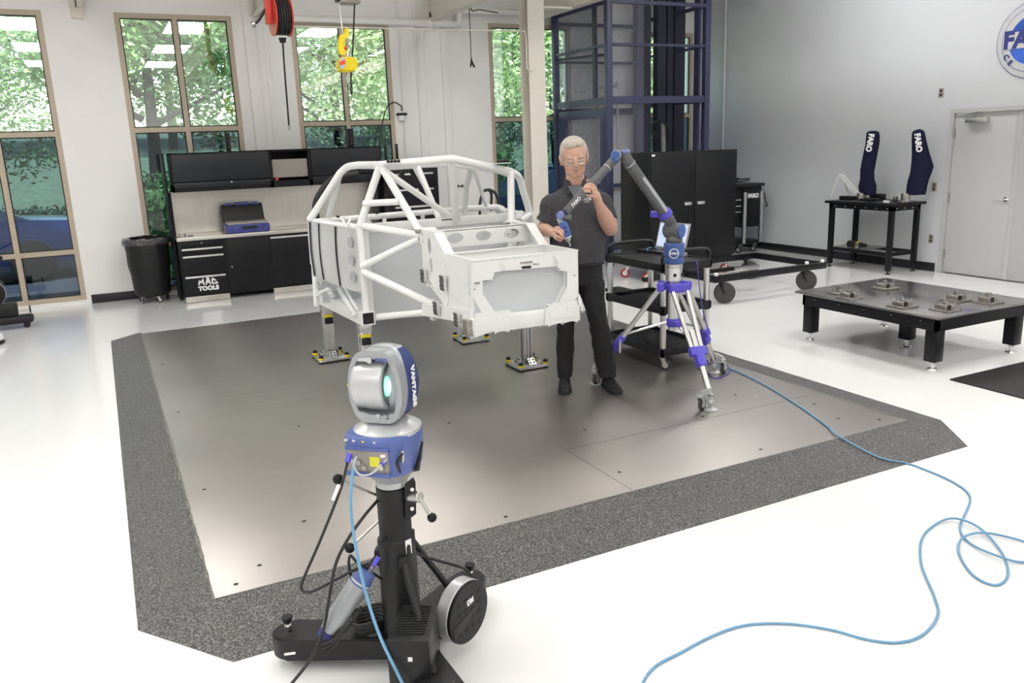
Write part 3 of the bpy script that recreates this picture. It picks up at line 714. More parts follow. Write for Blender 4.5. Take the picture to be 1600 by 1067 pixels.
# lower side wall of the box (underside bevels) and side panels
for X, sg in ((XA, 1), (XB, -1)):
    lo = [(X, YFb + .01, ZT), (X, YBb, ZT), (X, YBb, .93), (X, YFb + .01, .86)]
    B().poly(lo, .006, (-sg, 0, 0)).build('side_plate', W_, cb)
    lo = [(X, YFb + .01, .86), (X, YBb, .93), (X + sg * .09, YBb, .80), (X + sg * .12, YFb + .01, .74)]
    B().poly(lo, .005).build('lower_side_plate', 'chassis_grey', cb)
# sloping arms up to the windscreen brackets
tlb = atx(657, 352, 2.01)          # shock tower top, left
YT = tlb.y; ZTT = tlb.z
YBK = 5.36; ZBK = 1.30
for X, sg in ((XA + .012, 1), (XB - .012, -1)):
    prof = [(YBb - .02, ZT), (YBb + .18, ZBK), (YBK + .02, ZBK + .0), (YBK + .02, 1.00), (YBb + .26, .94), (YBb + .03, .80), (YBb - .02, .86)]
    ovc = (YBb + .27, ZBK - .10)
    def ell(cy_, cz_, ry, rz_, n=18): return [(X - sg * .02, cy_ + cos(2 * pi * i / n) * ry, cz_ + sin(2 * pi * i / n) * rz_) for i in range(n)]
    B().holes([(X - sg * .02, y, z) for y, z in prof], [ell(*ovc, .035, .055), ell(YBb + .26, 1.07, .032, .05)], .012, (sg, 0, 0)).build('arm_plate', W_, cb, 20)
    fl = B(); fl.box((X - sg * .022, YBb + .16, ZBK - .004), (X + sg * .045, YBK + .02, ZBK + .006))
    fl.poly([(X - sg * .022, YBb - .02, ZT + .004), (X - sg * .022, YBb + .17, ZBK + .004), (X + sg * .045, YBb + .17, ZBK + .004), (X + sg * .045, YBb - .02, ZT + .004)], .006)
    fl.build('arm_flange', W_, cb)
# cross plate with three oval windows
yc = YBb + .2; zc_ = ZBK - .055
def ov(cx_, rx, rz_, n=22): return [(cx_ + cos(2 * pi * i / n) * rx, yc, zc_ + sin(2 * pi * i / n) * rz_) for i in range(n)]
B().holes([(XA, yc, ZBK), (XB, yc, ZBK), (XB, yc, ZBK - .115), (XA, yc, ZBK - .115)], [ov(2.125, .06, .034), ov(2.335, .06, .034), ov(2.55, .06, .034)], .010, (0, 1, 0)).build('cross_plate', W_, cb, 20)
box('cross_plate_flange', W_, (XA, yc, ZBK - .004), (XB, yc + .05, ZBK + .004), cb)
# windscreen brackets
for X in (2.01, 2.67):
    k = B(); k.box((X - .045, YBK - .03, ZBK - .02), (X + .05, YBK + .07, ZBK + .012), .006).box((X - .045, YBK - .035, 1.20), (X - .036, YBK + .07, ZBK)).box((X + .035, YBK - .035, 1.20), (X + .044, YBK + .07, ZBK))
    k.build('pillar_bracket', W_, cb)
    k = B()
    for dx in (-.047, .046):
        for dz in (.0, -.05): k.cyl((X + dx, YBK - .01, ZBK - .03 + dz), (X + dx + (.008 if dx > 0 else -.008), YBK - .01, ZBK - .03 + dz), .007, n=8)
    k.cyl((X - .09, YBK + .02, ZBK - .01), (X - .045, YBK + .02, ZBK - .01), .013, n=12)
    k.build('bolt_head', 'machined', cb)
    # upright under the bracket down to the lower joint
    u = B(); u.box((X - .035, YBK - .03, .90), (X + .005, YBK + .05, 1.24), .004)
    sg = 1 if X < 2.3 else -1
    u.build('upright', W_, cb)
    B().poly([(X - .03 * sg, YBK - .04, .93), (X + .05 * sg, YBK - .04, .93), (X + .16 * sg, YBb - .1, .66), (X + .07 * sg, YBb - .1, .62)], .03).build('lower_brace', W_, cb)
# lower rails and the front beam
zb0 = hz(480, 672, 2.0, 5.35)
for X, sg in ((1.985, 1), (2.685, -1)):
    p0, p1 = V3((X, YFb + .02, .70)), V3((X, 5.42, .66)); h = .042
    if sg == 1: p0.z = at(724, 497, YFb + .02).z; p1.z = at(675, 483, 5.40).z; Zf, Zr = p0.z, p1.z
    else: p0.z, p1.z = Zf, Zr
    r_ = B(); rows = [[(p.x - h, p.y, p.z - h), (p.x + h, p.y, p.z - h), (p.x + h, p.y, p.z + h), (p.x - h, p.y, p.z + h)] for p in (p0, p1)]
    g = r_.grid(rows, True); r_.bm.faces.new(g[0][::-1]); r_.bm.faces.new(g[-1]); r_.build('lower_rail', W_, cb)
zA = at(820, 489, YFb - .03).z; zB = at(820, 513, YFb - .03).z
bX1 = at(906, 490, YFb - .03).x; box('front_beam', W_, (1.93, YFb - .03, zB), (bX1, YFb + .045, zA), cb, .005)
st_ = at(735, 511, YFb - .03); box('beam_end', 'machined', (1.895, YFb - .03, zB), (1.93, YFb + .04, zA), cb, .003)
F2 = lambda px, py: at(px, py, YFb - .034)
def brk(pts, steps):
    B().poly([F2(*p) for p in pts], .012, (0, -1, 0)).build('mount_plate', W_, cb)
    B().poly([F2(*p) + V3((0, -.012, 0)) for p in steps], .005, (0, -1, 0)).build('mount_plate_step', W_, cb)
brk([(742, 490), (772, 487), (795, 484), (795, 508), (798, 516), (794, 518), (782, 516), (772, 521), (768, 517), (750, 524), (741, 526)], [(749, 505), (775, 502), (775, 496), (786, 495), (786, 511), (749, 516)])
brk([(852, 475), (883, 473), (900, 468), (902, 480), (905, 500), (902, 503), (892, 501), (881, 504), (878, 507), (874, 504), (862, 507), (855, 510), (851, 508)], [(858, 488), (884, 485), (884, 479), (896, 477), (897, 493), (858, 499)])
h_ = B()
for p in ((853.5, 478), (853.5, 508), (878, 504.5), (902.5, 501), (796.5, 516), (770, 519)): h_.cyl(F2(*p) + V3((0, -.012, 0)), F2(*p) + V3((0, -.0135, 0)), .005, n=8)
h_.build('bolt_hole', 'black_matte', cb)
box('beam_end', 'machined', (bX1, YFb - .02, zB + .01), (bX1 + .015, YFb + .04, zA - .005), cb, .003)
B().poly([at(903.5, 456, YFb), at(910.5, 478, YFb), at(911.5, 490, YFb), at(904, 478, YFb)], .01).build('gusset', W_, cb)
# honeycomb vent plates (each with rows of holes)
def vent(px, py, X, w, h, nx=4, ny=6):
    a = atx(px, py, X); q = box('vent_plate', 'aluminium', (X - .02, a.y - w / 2, a.z - h / 2), (X, a.y + w / 2, a.z + h / 2), cb, .005)
    hb = B()
    for i in range(nx):
        for j in range(ny):
            y = a.y + (i - (nx - 1) / 2) * w / nx * .86 + (.2 * w / nx if j % 2 else -.2 * w / nx); z = a.z + (j - (ny - 1) / 2) * h / ny * .9
            hb.cyl((X - .0201, y, z), (X - .022, y, z), w / nx * .30, n=8)
    hb.build('vent_hole', 'black_matte', q)
vent(664, 431, 1.945, .085, .100); vent(694.5, 442, 1.945, .085, .105); vent(684, 481, 1.935, .080, .095); vent(716.5, 499.5, 1.935, .075, .095)
for s_ in (0, 1):
    pts = [(738.5, 461), (764.5, 509.5), (741, 506)] if s_ == 0 else [(902.5, 462), (893, 473), (879.5, 499.5), (900, 497)]
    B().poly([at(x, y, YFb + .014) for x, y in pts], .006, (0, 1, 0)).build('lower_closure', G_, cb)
# lower joint flange, left
f_ = B(); a = at(675, 484, 5.38); f_.box((a.x - .018, 5.34, a.z - .075), (a.x + .018, 5.40, a.z + .075), .008)
f_.build('joint_flange', W_, cb)
f_ = B()
for dz in (-.05, .05): f_.cyl((a.x, 5.34, a.z + dz), (a.x, 5.332, a.z + dz), .009, n=10)
f_.build('bolt_head', 'machined', cb)
# cylindrical mount right of the cage
B().cyl(at(812, 347, 5.5), at(827, 336, 5.6), .028, n=16, bev=.004).build('strut_mount', W_, cb)
B().cyl(at(809.5, 345.5, 5.48), at(813, 343, 5.5), .017, n=12).build('strut_bolt', 'machined', cb)
# small black clamps on the roof bar
for px, py in ((615, 253), (786, 253)):
    a = at(px, py, 5.72); b = B(); b.box((a.x - .06, 5.70, a.z - .012), (a.x + .06, 5.80, a.z - .006)); b.build('bracket_plate', W_, cb)
    b = B()
    for i in range(4): b.sph((a.x - .04 + .026 * i, 5.72, a.z + .004), (.014, .014, .012), 8, 6)
    b.build('mount_clamp', 'black_matte', cb)
for px, py, Y in ((528, 339, 6.74), (589, 332, 6.74)): a = at(px, py, Y); B().box(a - V3((.012, .01, .012)), a + V3((.012, .01, .012)), .003).build('cable_clip', 'black_matte', cb)

# ---------------------------------------------------------------- stands
def stand(x, y, top, label, yellow=True):
    s = thing('chassis_stand', label, 'stand', (x, y, PZ), 0, 'stands under the chassis', local=True)
    h = top - PZ
    rot = Matrix.Rotation(R(0), 4, 'Z')
    B().box((-.135, -.135, .012), (.135, .135, .034), .002).build('base_plate', 'aluminium', s)
    p = B(); a = .030
    for sx in (-1, 1):
        for sy in (-1, 1): p.box((sx * a - .012, sy * a - .012, .034), (sx * a + .012, sy * a + .012, h - .06), .002)
    p.box((-.022, -.022, .034), (.022, .022, h - .06))
    p.box((-.036, -.006, .034), (.036, .006, h - .06)).box((-.006, -.036, .034), (.006, .036, h - .06))
    p.build('post', 'aluminium', s)
    for ang in (0, 90, 180, 270):
        M = Matrix.Rotation(R(ang), 4, 'Z'); g = B()
        g.poly([M @ V3((.06, -.03, .034)), M @ V3((.115, -.03, .034)), M @ V3((.06, -.03, .085))], .005, M @ V3((0, 1, 0))); g.poly([M @ V3((.06, .025, .034)), M @ V3((.115, .025, .034)), M @ V3((.06, .025, .085))], .005, M @ V3((0, 1, 0)))
        g.poly([M @ V3((.112, -.03, .038)), M @ V3((.112, .03, .038)), M @ V3((.063, .03, .084)), M @ V3((.063, -.03, .084))], .004); g.build('gusset', 'aluminium', s)
        g = B()
        for u_ in (-.015, .015):
            for v_ in (.3, .7): q = M @ V3((.112 - .049 * v_ + .004, u_, .038 + .046 * v_ + .004)); g.sph(q, .007, 8, 6)
        g.build('bolt_head', 'black_matte', s)
    for sx in (-1, 1):
        for sy in (-1, 1):
            k = B(); k.cyl((sx * .115, sy * .115, .034), (sx * .115, sy * .115, .05), .026, n=20, bev=.003); f = k.build('foot_ring', 'yellow_paint', s)
            B().cyl((sx * .115, sy * .115, .05), (sx * .115, sy * .115, .072), .021, .017, n=16).build('knob', 'black_plastic', f)
            B().cyl((sx * .115, sy * .115, 0), (sx * .115, sy * .115, .012), .024, n=16).build('foot', 'black_plastic', s)
    c = B(); c.box((-.05, -.05, h - .06), (.05, .05, h), .004); c.build('top_bracket', 'aluminium', s)
    if yellow:
        box('yellow_band', 'yellow_paint', (-.040, -.046, h - .105), (.040, .046, h - .082), s, .003)
        box('clamp_block', 'black_plastic', (-.038, -.044, h - .165), (.038, .044, h - .108), s, .003)
    return s
stand(1.66, 7.10, .535, 'aluminium chassis stand under the rear of the left rail')
stand(1.66, 5.95, .575, 'aluminium chassis stand under the open front end of the left rail')
stand(3.01, 5.89, .575, 'aluminium chassis stand right of centre, tall post seen below the front beam', False)
stand(3.00, 7.03, .535, 'aluminium chassis stand farthest from the camera, mostly hidden behind the front beam', False)
# ================================================================ tool bench along the back wall
YC = 11.27            # front of the cabinets
def wpanel(name, m, x0, x1, y, z0, z1, parent, t=.018, bev=.003): return box(name, m, (x0, y - t, z0), (x1, y, z1), parent, bev)
def base_cab(x0, x1, label, kind):
    c = thing('base_cabinet', label, 'cabinet', ((x0 + x1) / 2, 11.6, 0))
    B().box((x0, YC, .06), (x1, 11.95, .80), .003).build('body', 'cabinet_black', c)
    if kind == 'drawers':
        zs = [.80 - .015, .715, .62, .355, .085]
        for i in range(4):
            d = wpanel('drawer', 'cabinet_black', x0 + .03, x1 - .03, YC, zs[i + 1] + .006, zs[i] - .006, c)
            if i: 
                h = B(); z = zs[i] - .014; h.box((x0 + .035, YC - .04, z - .024), (x1 - .035, YC - .018, z), .004); h.build('handle', 'aluminium', d)
            else: B().cyl(((x0 + x1) / 2, YC - .018, .765), ((x0 + x1) / 2, YC - .026, .765), .009, n=12).build('lock', 'steel', d)
            if i == 1: pass
            if i == 3:
                M = frameM(((x0 + x1) / 2 + .02, YC - .0195, .17), (1, 0, 0), (0, 0, 1))
                text('lettering', 'TOOLS', .074, 'decal_white', d, M, .006, 0, .0008, 1.08)
                # the domed word above: letters cut to an arch
                cx = (x0 + x1) / 2 + .02
                def G(pts): 
                    b = B()
                    for lp in pts: b.poly([(cx + x * .92, YC - .019, .219 + z * .82) for x, z in lp], .001, (0, -1, 0))
                    b.build('lettering', 'decal_white', d)
                G([[(-.135, 0), (-.130, .045), (-.112, .085), (-.088, .058), (-.072, .098), (-.058, .107), (-.048, 0), (-.07, 0), (-.074, .05), (-.09, .022), (-.108, .048), (-.114, 0)]])
                G([[(-.04, 0), (-.012, .128), (.014, .128), (.042, 0), (.020, 0), (.014, .025), (-.012, .025), (-.018, 0)]])
                G([[(.05, 0), (.048, .05), (.055, .105), (.088, .088), (.115, .06), (.096, .045), (.076, .066), (.068, .045), (.072, .022), (.10, .022), (.10, .038), (.125, .038), (.135, .0)]])
        box('kick_plate', 'stainless', (x0 + .01, YC - .02, .005), (x1 - .01, YC + .01, .075), c, .002)
    elif kind == 'door':
        d = wpanel('door', 'cabinet_black', x0 + .02, x1 - .02, YC, .09, .785, c)
        B().cyl((x0 + .055, YC - .018, .42), (x0 + .055, YC - .03, .42), .012, n=14).build('lock', 'steel', d)
    else:
        d = wpanel('door', 'cabinet_black', x0 + .03, x1 - .03, YC, .11, .785, c)
        box('handle', 'aluminium', (x0 + .035, YC - .04, .745), (x1 - .035, YC - .018, .768), d, .004)
        box('kick_plate', 'stainless', (x0 + .01, YC - .02, .005), (x1 - .01, YC + .01, .075), c, .002)
    return c
base_cab(.81, 1.38, 'black drawer cabinet with silver pulls at the left end of the bench', 'drawers')
base_cab(1.38, 1.93, 'black base cabinet with a plain door and lock, beside the drawer cabinet', 'door')
base_cab(1.93, 2.64, 'black base cabinet with one long silver pull at its top', 'pull')
base_cab(2.64, 3.62, 'black base cabinet seen behind the chassis at the bench end', 'door')
wt = thing('worktop', 'stainless steel worktop running over the black base cabinets', 'worktop', (2.2, 11.6, .80))
box('top_sheet', 'stainless', (.802, YC - .03, .80), (3.64, 11.95, .845), wt, .004)
bsp = thing('backsplash', 'brushed stainless steel backsplash between the worktop and the overhead cabinets', 'backsplash', (2.2, 11.94, .846)); box('sheet', 'stainless', (.805, 11.93, .847), (3.64, 11.95, 1.403), bsp)
for x in (.80, 3.60): B().box((x + .006, 11.60, .847), (x + .03, 11.93, 1.403)).build('side_post', 'cabinet_black', bsp)
def upper(x0, x1, label, open_=False):
    z0, z1, y0, y1 = 1.405, 1.90, 11.50, 11.95
    c = thing('overhead_cabinet', label, 'cabinet', ((x0 + x1) / 2, 11.7, z0), group=None)
    t = .022; b = B()
    b.box((x0, y0, z0), (x1, y1, z0 + .085)).box((x0, y0, z1 - t), (x1, y1, z1)).box((x0, y0, z0), (x0 + t, y1, z1)).box((x1 - t, y0, z0), (x1, y1, z1)).box((x0, y1 - .01, z0), (x1, y1, z1))
    b.build('body', 'cabinet_black', c)
    if open_: box('inner_panel', 'grey_panel', (x0 + .03, y0 + .04, z0 + .125), (x1 - .03, y0 + .05, z1 - .13), c)
    else:
        d = wpanel('flap_door', 'cabinet_door', x0 + .02, x1 - .02, y0, z0 + .13, z1 - .022, c)
        l = wpanel('lip', 'cabinet_door', x0 + .02, x1 - .02, y0 + .004, z0 + .05, z0 + .118, c)
        B().cyl(((x0 + x1) / 2 + .1, y0 - .016, z0 + .105), ((x0 + x1) / 2 + .1, y0 - .027, z0 + .105), .013, n=14).build('lock', 'steel', l)
upper(.86, 2.11, 'black overhead cabinet with one wide flap door, left end of the row')
upper(2.11, 2.64, 'narrow open overhead cabinet with a grey panel between the two flap door cabinets', True)
upper(2.64, 3.655, 'black overhead cabinet with a wide flap door, right end of the row')
b = box('side_screen', 'cabinet_black', (.775, 11.56, .0), (.80, 11.95, 1.9)); tag(b, 'tall black end panel at the left side of the tool bench', 'panel')
tag(box('sticker_box', 'red_paint', (2.16, 11.53, 1.492), (2.205, 11.56, 1.535)), 'tiny red box standing in the narrow open overhead cabinet', 'box')
# open blue case
k = thing('instrument_case', 'open blue hard case with a black lid on the steel worktop', 'case', (1.70, 11.50, .845))
b = B().box((1.44, 11.33, .845), (1.99, 11.68, .955), .02); b.build('base', 'case_blue', k)
box('liner', 'grey_panel', (1.46, 11.35, .945), (1.97, 11.66, .985), k, .006)
M = Matrix.Translation((1.715, 11.68, .965)) @ Matrix.Rotation(R(-22), 4, 'X')
B().box((-.275, -.03, .0), (.275, .05, .25), .02, M=M).build('lid', 'black_plastic', k)
B().box((-.22, -.045, .225), (-.13, .055, .262), .01, M=M).box((.13, -.045, .225), (.22, .055, .262), .01, M=M).box((-.10, -.045, .228), (.10, .055, .268), .012, M=M).build('lid_corner', 'case_blue', k)
B().box((1.62, 11.305, .90), (1.82, 11.335, .93), .008).build('handle', 'black_plastic', k)
for x in (1.50, 1.91): B().box((x - .025, 11.318, .88), (x + .025, 11.335, .95), .004).build('latch', 'case_blue', k)
tl = thing('tape_roll', 'small silver spool lying at the left end of the worktop', 'spool', (.90, 11.42, .845))
B().lathe([(.02, 0), (.045, 0), (.045, .04), (.02, .04)], (.89, 11.42, .845), 20).build('spool', 'steel', tl); B().box((.95, 11.4, .845), (1.02, 11.43, .857), .003).build('tip', 'decal_navy', tl)
tag(box('document_tray', 'white_plastic', (2.70, 11.45, .845), (2.95, 11.7, .875)), 'white tray on the worktop behind the chassis side panel', 'tray')
# tall black tool chest with silver pulls
TC = thing('tool_chest', 'tall black tool chest with long silver drawer pulls behind the roll cage', 'tool chest', (4.05, 11.6, 0))
B().box((3.66, 11.30, .1), (4.43, 11.9, 1.66), .006).build('body', 'cabinet_black', TC)
for i, z in enumerate((1.46, 1.24, 1.0, .80, .60, .40)):
    d = wpanel('drawer', 'cabinet_black', 3.70, 4.39, 11.30, z - .14 if i < 5 else z - .25, z + .055, TC)
    box('pull', 'aluminium', (3.74, 11.255, z + .022), (4.34, 11.285, z + .045), d, .004)
for x in (3.74, 4.34):
    for y in (11.4, 11.8): caster(TC, x, y, 0, .045)
# things on top
def radio(x, w, label, ant=0):
    r = thing('network_router', label, 'router', (x, 11.6, 1.66)); box('case', 'black_plastic', (x - w / 2, 11.5, 1.66), (x + w / 2, 11.72, 1.705), r, .008)
    for i in range(ant): box('antenna', 'black_plastic', (x - .11 + i * .17, 11.6, 1.70), (x - .075 + i * .17, 11.63, 1.92), r, .004)
    B().sph((x - w / 2 + .03, 11.498, 1.685), .006, 8, 6).build('status_light', 'green_glow', r)
radio(3.86, .36, 'black router with two upright antennas on the tool chest', 2); radio(4.22, .30, 'flat black box lying on the right of the tool chest top')
b = B(); b.tube(spl([(3.78, 11.9, 1.72), (3.82, 12.0, 2.0), (3.95, 12.05, 2.4), (4.08, 12.05, 2.52), (4.20, 12.06, 2.47), (4.21, 12.06, 2.40)], 6), .009, 8)
tag(b.build('power_cable', 'cable_black'), 'thin black cable curving from the router up to the wall box', 'cable')
b = thing('junction_box', 'small round wall box on the conduit above the tool chest', 'wall box', (4.21, 12.05, 2.33)); B().box((4.13, 12.03, 2.33), (4.28, 12.1, 2.37), .006).build('box', 'black_plastic', b); B().cyl((4.2, 12.06, 2.26), (4.2, 12.06, 2.33), .05, n=16).build('cup', 'white_plastic', b)
for i, (px, z1) in enumerate(((653, 4.6), (627, 4.6))):
    a = at(px, 120, 12.08); b = B(); b.cyl((a.x, 12.085, .9), (a.x, 12.085, z1), .012 if i else .016, n=10)
    tag(b.build('conduit', 'wall_white'), ['vertical white conduit right of the wall box', 'thin vertical white conduit left of the wall box'][i], 'conduit')
a = at(452, 120, 12.07)
# trash can
tc = thing('trash_can', 'round black rubber trash can on a caster dolly with a bag over its rim', 'trash can', (.465, 11.74, 0))
B().lathe([(.0, .11), (.215, .11), (.225, .13), (.262, .70), (.268, .70), (.272, .79), (.285, .79), (.29, .82), (.276, .835), (.262, .82), (.262, .5), (.2, .14), (0, .14)], (.465, 11.74, 0), 40).build('body', 'black_plastic', tc)
B().box((.385, 11.455, .66), (.565, 11.50, .78), .01).build('handle', 'black_plastic', tc)
bgm = B(); rows = []
rn = random.Random(5)
for z, r0 in ((.845, .25), (.845, .285), (.80, .298), (.765, .292)):
    rows.append([(.465 + (r0 + rn.uniform(-.006, .008)) * cos(2 * pi * j / 48), 11.74 + (r0 + rn.uniform(-.006, .008)) * sin(2 * pi * j / 48), z + rn.uniform(-.012, .012)) for j in range(48)])
bgm.grid(rows, True); bgm.build('liner_bag', 'bag', tc, 60)
B().lathe([(0, .085), (.19, .085), (.20, .095), (.20, .11), (0, .11)], (.465, 11.74, 0), 30).build('dolly', 'black_plastic', tc)
for i in range(5): a = 2 * pi * i / 5 + .3 - pi / 2; caster(tc, .465 + .165 * cos(a), 11.74 + .165 * sin(a), 0, .034, 'black_matte', yaw=a + 1, w=.02, hub='white_plastic')
# ================================================================ left: second instrument stand and a white shape at the frame edge
def tracker_stand_small():
    t = thing('instrument_stand', 'low black rolling instrument base with a grey wheel by the leftmost window', 'stand', (-1.2, 10.9, 0))
    b = B(); b.box((-1.75, 10.72, .06), (-.87, 10.90, .15), .03); b.build('base_leg', 'black_plastic', t)
    for x in (-.95, -1.6): B().cyl((x, 10.78, .035), (x, 10.84, .035), .035, n=16).build('wheel', 'black_matte', t)
    B().box((-1.36, 10.76, .15), (-1.02, 10.92, .29), .012).build('power_supply', 'black_plastic', t)
    Mx = frameM((-1.28, 10.99, .40), (.93, .36, 0), (0, 0, 1))
    d = B().lathe([(0, -.06), (.15, -.06), (.155, -.05), (.155, .04), (0, .04)], n=36, M=Mx).build('wheel_cover', 'silver_light', t)
    B().lathe([(0, .041), (.146, .041), (.146, .05), (0, .05)], n=36, M=Mx).build('cover_face', 'black_plastic', d)
    B().lathe([(.03, 0), (.045, .0), (.045, .012), (.03, .012)], n=20, M=frameM((-.90, 10.80, .21), (0, 1, 0), (0, 0, 1))).build('hand_wheel', 'black_plastic', t)
    B().cyl((-1.0, 10.80, .205), (-.90, 10.80, .21), .012, n=10).build('spindle', 'steel', t)
    B().cyl((-1.7, 10.95, .55), (-1.12, 10.95, .80), .013, n=10).build('lever', 'aluminium', t); B().sph((-1.11, 10.95, .805), .026, 12, 8).build('lever_knob', 'black_plastic', t)
    B().cyl((-1.75, 10.9, .1), (-1.75, 10.9, 1.1), .06, n=20).build('column', 'black_plastic', t)
tracker_stand_small()
p = atz(0, 537, .0)
m = thing('floor_machine', 'white rounded appliance edge cut off by the left edge of the photo', 'appliance', (p.x - .2, p.y, 0))
B().sph((p.x - .17, p.y + .05, .05), (.22, .16, .10), 24, 12).build('shell', 'white_plastic', m); B().cyl((p.x - .17, p.y + .05, 0), (p.x - .17, p.y + .05, .04), .215, n=32).build('bumper', 'black_plastic', m)

# ================================================================ overhead: hose reel, hoist, hooks, pipes
YR = 9.6
hr = thing('hose_reel', 'red hose reel with black hose hanging from the ceiling beam', 'hose reel', at(437, 25, YR))
cR = at(438, 26, YR); cr_ = .205
ax = V3((.97, .05, 0)).normalized(); Mx = frameM(cR, V3((-ax.y, ax.x, 0)), (0, 0, 1))
for s_ in (-1, 1): B().lathe([(0, s_ * .075), (.06, s_ * .075), (.19, s_ * .075), (cr_, s_ * .08), (cr_, s_ * .09), (.06, s_ * .09), (0, s_ * .09)], n=36, M=Mx).build('flange', 'red_paint', hr)
b = B()
for k_ in range(5): b.lathe([(.10, -.062 + k_ * .028), (.185, -.062 + k_ * .028), (.195, -.050 + k_ * .028), (.185, -.038 + k_ * .028), (.10, -.038 + k_ * .028)], n=36, M=Mx)
b.build('hose_coil', 'cable_black', hr)
B().box((cR.x - .16, cR.y - .05, cR.z - .08), (cR.x - .09, cR.y + .05, ZC - .7), .006).build('bracket', 'red_paint', hr)
B().box((cR.x - .2, cR.y - .08, ZC - .75), (cR.x + .1, cR.y + .08, ZC - .02), .01).build('hanger', 'red_paint', hr)
B().cyl(cR + V3((-.0, -.0, -.22)), cR + V3((0, 0, -.27)), .045, .03, n=16).build('hose_guide', 'black_plastic', hr)
e = at(451.5, 196, YR)
B().tube(spl([cR + V3((0, 0, -.25)), cR.lerp(e, .5) + V3((.0, 0, 0)), e], 6), .010, 8).build('hose', 'cable_black', hr)
B().cyl(e, e + V3((0, 0, -.05)), .014, n=10).build('fitting', 'steel', hr)
B().tube(spl([at(396, 38, YR), at(404, 32, YR), at(415, 14, YR)], 5), .014, 8).build('feed_hose', 'cable_black', hr); B().cyl(at(393, 39, YR), at(398, 37, YR), .03, n=12).build('coupling', 'steel', hr)
# electric hoist with its yellow pendant and hanging scale
YH = 8.2
ho = thing('electric_hoist', 'dark electric hoist with a hanging black cable near the top edge', 'hoist', at(545, 3, YH))
h0 = at(546, 2, YH)
B().box(h0 + V3((-.11, -.08, -.03)), h0 + V3((.10, .08, .16)), .03).build('housing', 'grey_panel', ho); B().box(h0 + V3((-.13, -.06, -.01)), h0 + V3((-.09, .06, .02)), .01).build('limit_arm', 'black_plastic', ho)
B().box(h0 + V3((-.03, -.03, .14)), h0 + V3((.03, .03, ZC - h0.z - .01)), .0).build('trolley_post', 'black_plastic', ho)
B().tube(spl([at(554, 5, YH), at(552, 60, YH), at(549, 110, YH), at(548, 135, YH), at(549, 147, YH), at(550, 140, YH), at(548, 128, YH)], 6), .008, 8).build('load_cable', 'cable_black', ho)
pe = thing('pendant_control', 'yellow hand pendant hanging from the hoist', 'pendant', at(537, 85, YH)); 
def hull(name, pts, Y, d, m, parent, bev=.008):
    b = B(); b.poly([at(x, y, Y - d / 2) for x, y in pts], d, (0, 1, 0))
    bmesh.ops.bevel(b.bm, geom=b.bm.edges[:], offset=bev, segments=2, affect='EDGES'); return b.build(name, m, parent)
hull('body', [(532, 54), (541, 53), (544, 60), (543, 80), (538, 87), (531, 84), (529, 66)], YH, .06, 'yellow_paint', pe)
hull('grip', [(539, 43), (546, 44), (545, 56), (542, 72), (538, 58)], YH, .05, 'yellow_paint', pe)
B().sph(at(541, 75, YH - .04), (.018, .012, .018), 12, 8).build('stop_button', 'red_paint', pe)
hull('button_panel', [(540, 60), (544.5, 59), (543.5, 73), (539.5, 74)], YH - .035, .012, 'grey_panel', pe, .003)
B().tube([at(530, 3, YH), at(533, 30, YH), at(536, 55, YH)], .006, 6).build('cord', 'white_plastic', pe)
sc = thing('crane_scale', 'yellow crane scale with a red display and a hook below', 'scale', at(544, 110, YH))
hull('body', [(530, 90), (538, 88), (556, 89), (560, 94), (559, 108), (553, 112), (534, 112), (529, 107)], YH, .13, 'yellow_paint', sc, .016)
hull('display_panel', [(530.5, 92), (539.5, 89.5), (540, 104), (535, 108), (530.5, 106)], YH - .068, .012, 'silver_light', sc, .003)
hull('display', [(531, 96), (539, 93.5), (539.3, 100), (531.5, 102)], YH - .078, .008, 'red_display', sc, .001)
b = B()
for i in range(3):
    c = at(543.5, 116 + i * 6, YH); Mx = frameM(c, (1, 0, 0) if i % 2 else (0, 1, 0), (0, 0, 1)); b.tube([Mx @ V3((.012 * cos(a), .024 * sin(a), 0)) for a in [2 * pi * j / 12 for j in range(12)]], .005, 6, closed=True)
b.build('chain', 'chrome', sc)
B().tube(spl([at(545, 131, YH), at(549, 138, YH), at(547, 145, YH), at(541, 141, YH), at(541, 136, YH)], 5), .007, 8).build('hook', 'steel', sc)
B().cyl(at(543, 80, YH), at(543, 89, YH), .02, n=10).build('shackle', 'chrome', sc)
# pipe run, wire and hanging brush
pp = B(); z = at(500, 31, 11.95).z
pp.tube([at(420, 27, 11.95), at(500, 30, 11.95), at(716, 38, 11.95), at(717, 16, 11.95), at(822, 20, 11.95)], .045, 12)
tag(pp.build('pipe', 'wall_white'), 'thick off white pipe running above the windows', 'pipe')
pp = B(); YP = 10.68
pp.tube([at(452, 41, YP), at(820, 49, YP), at(822, 56, YP), at(823, 106, YP), at(826, 110, YP), at(834, 110.5, YP)], .009, 8)
tag(pp.build('conduit', 'beam_paint'), 'thin horizontal conduit crossing in front of the windows to the column', 'conduit')
br = thing('hanging_brush', 'small black tassel on a thin cord hanging before the wall', 'tassel', at(738, 95, 11.4))
B().tube([at(731.5, 0, 11.4) + V3((0, 0, .75)), at(733, 12, 11.4), at(735, 60, 11.4), at(736, 90, 11.4)], .006, 6).build('cord', 'cable_black', br)
b = B(); rn = random.Random(4)
for i in range(14): b.tube([at(736, 90, 11.4), at(736 + rn.uniform(-1, 3), 98, 11.4), at(736 + rn.uniform(-2, 8), 104 + rn.uniform(-3, 2), 11.4)], .007, 5)
b.build('tassel', 'cable_black', br)
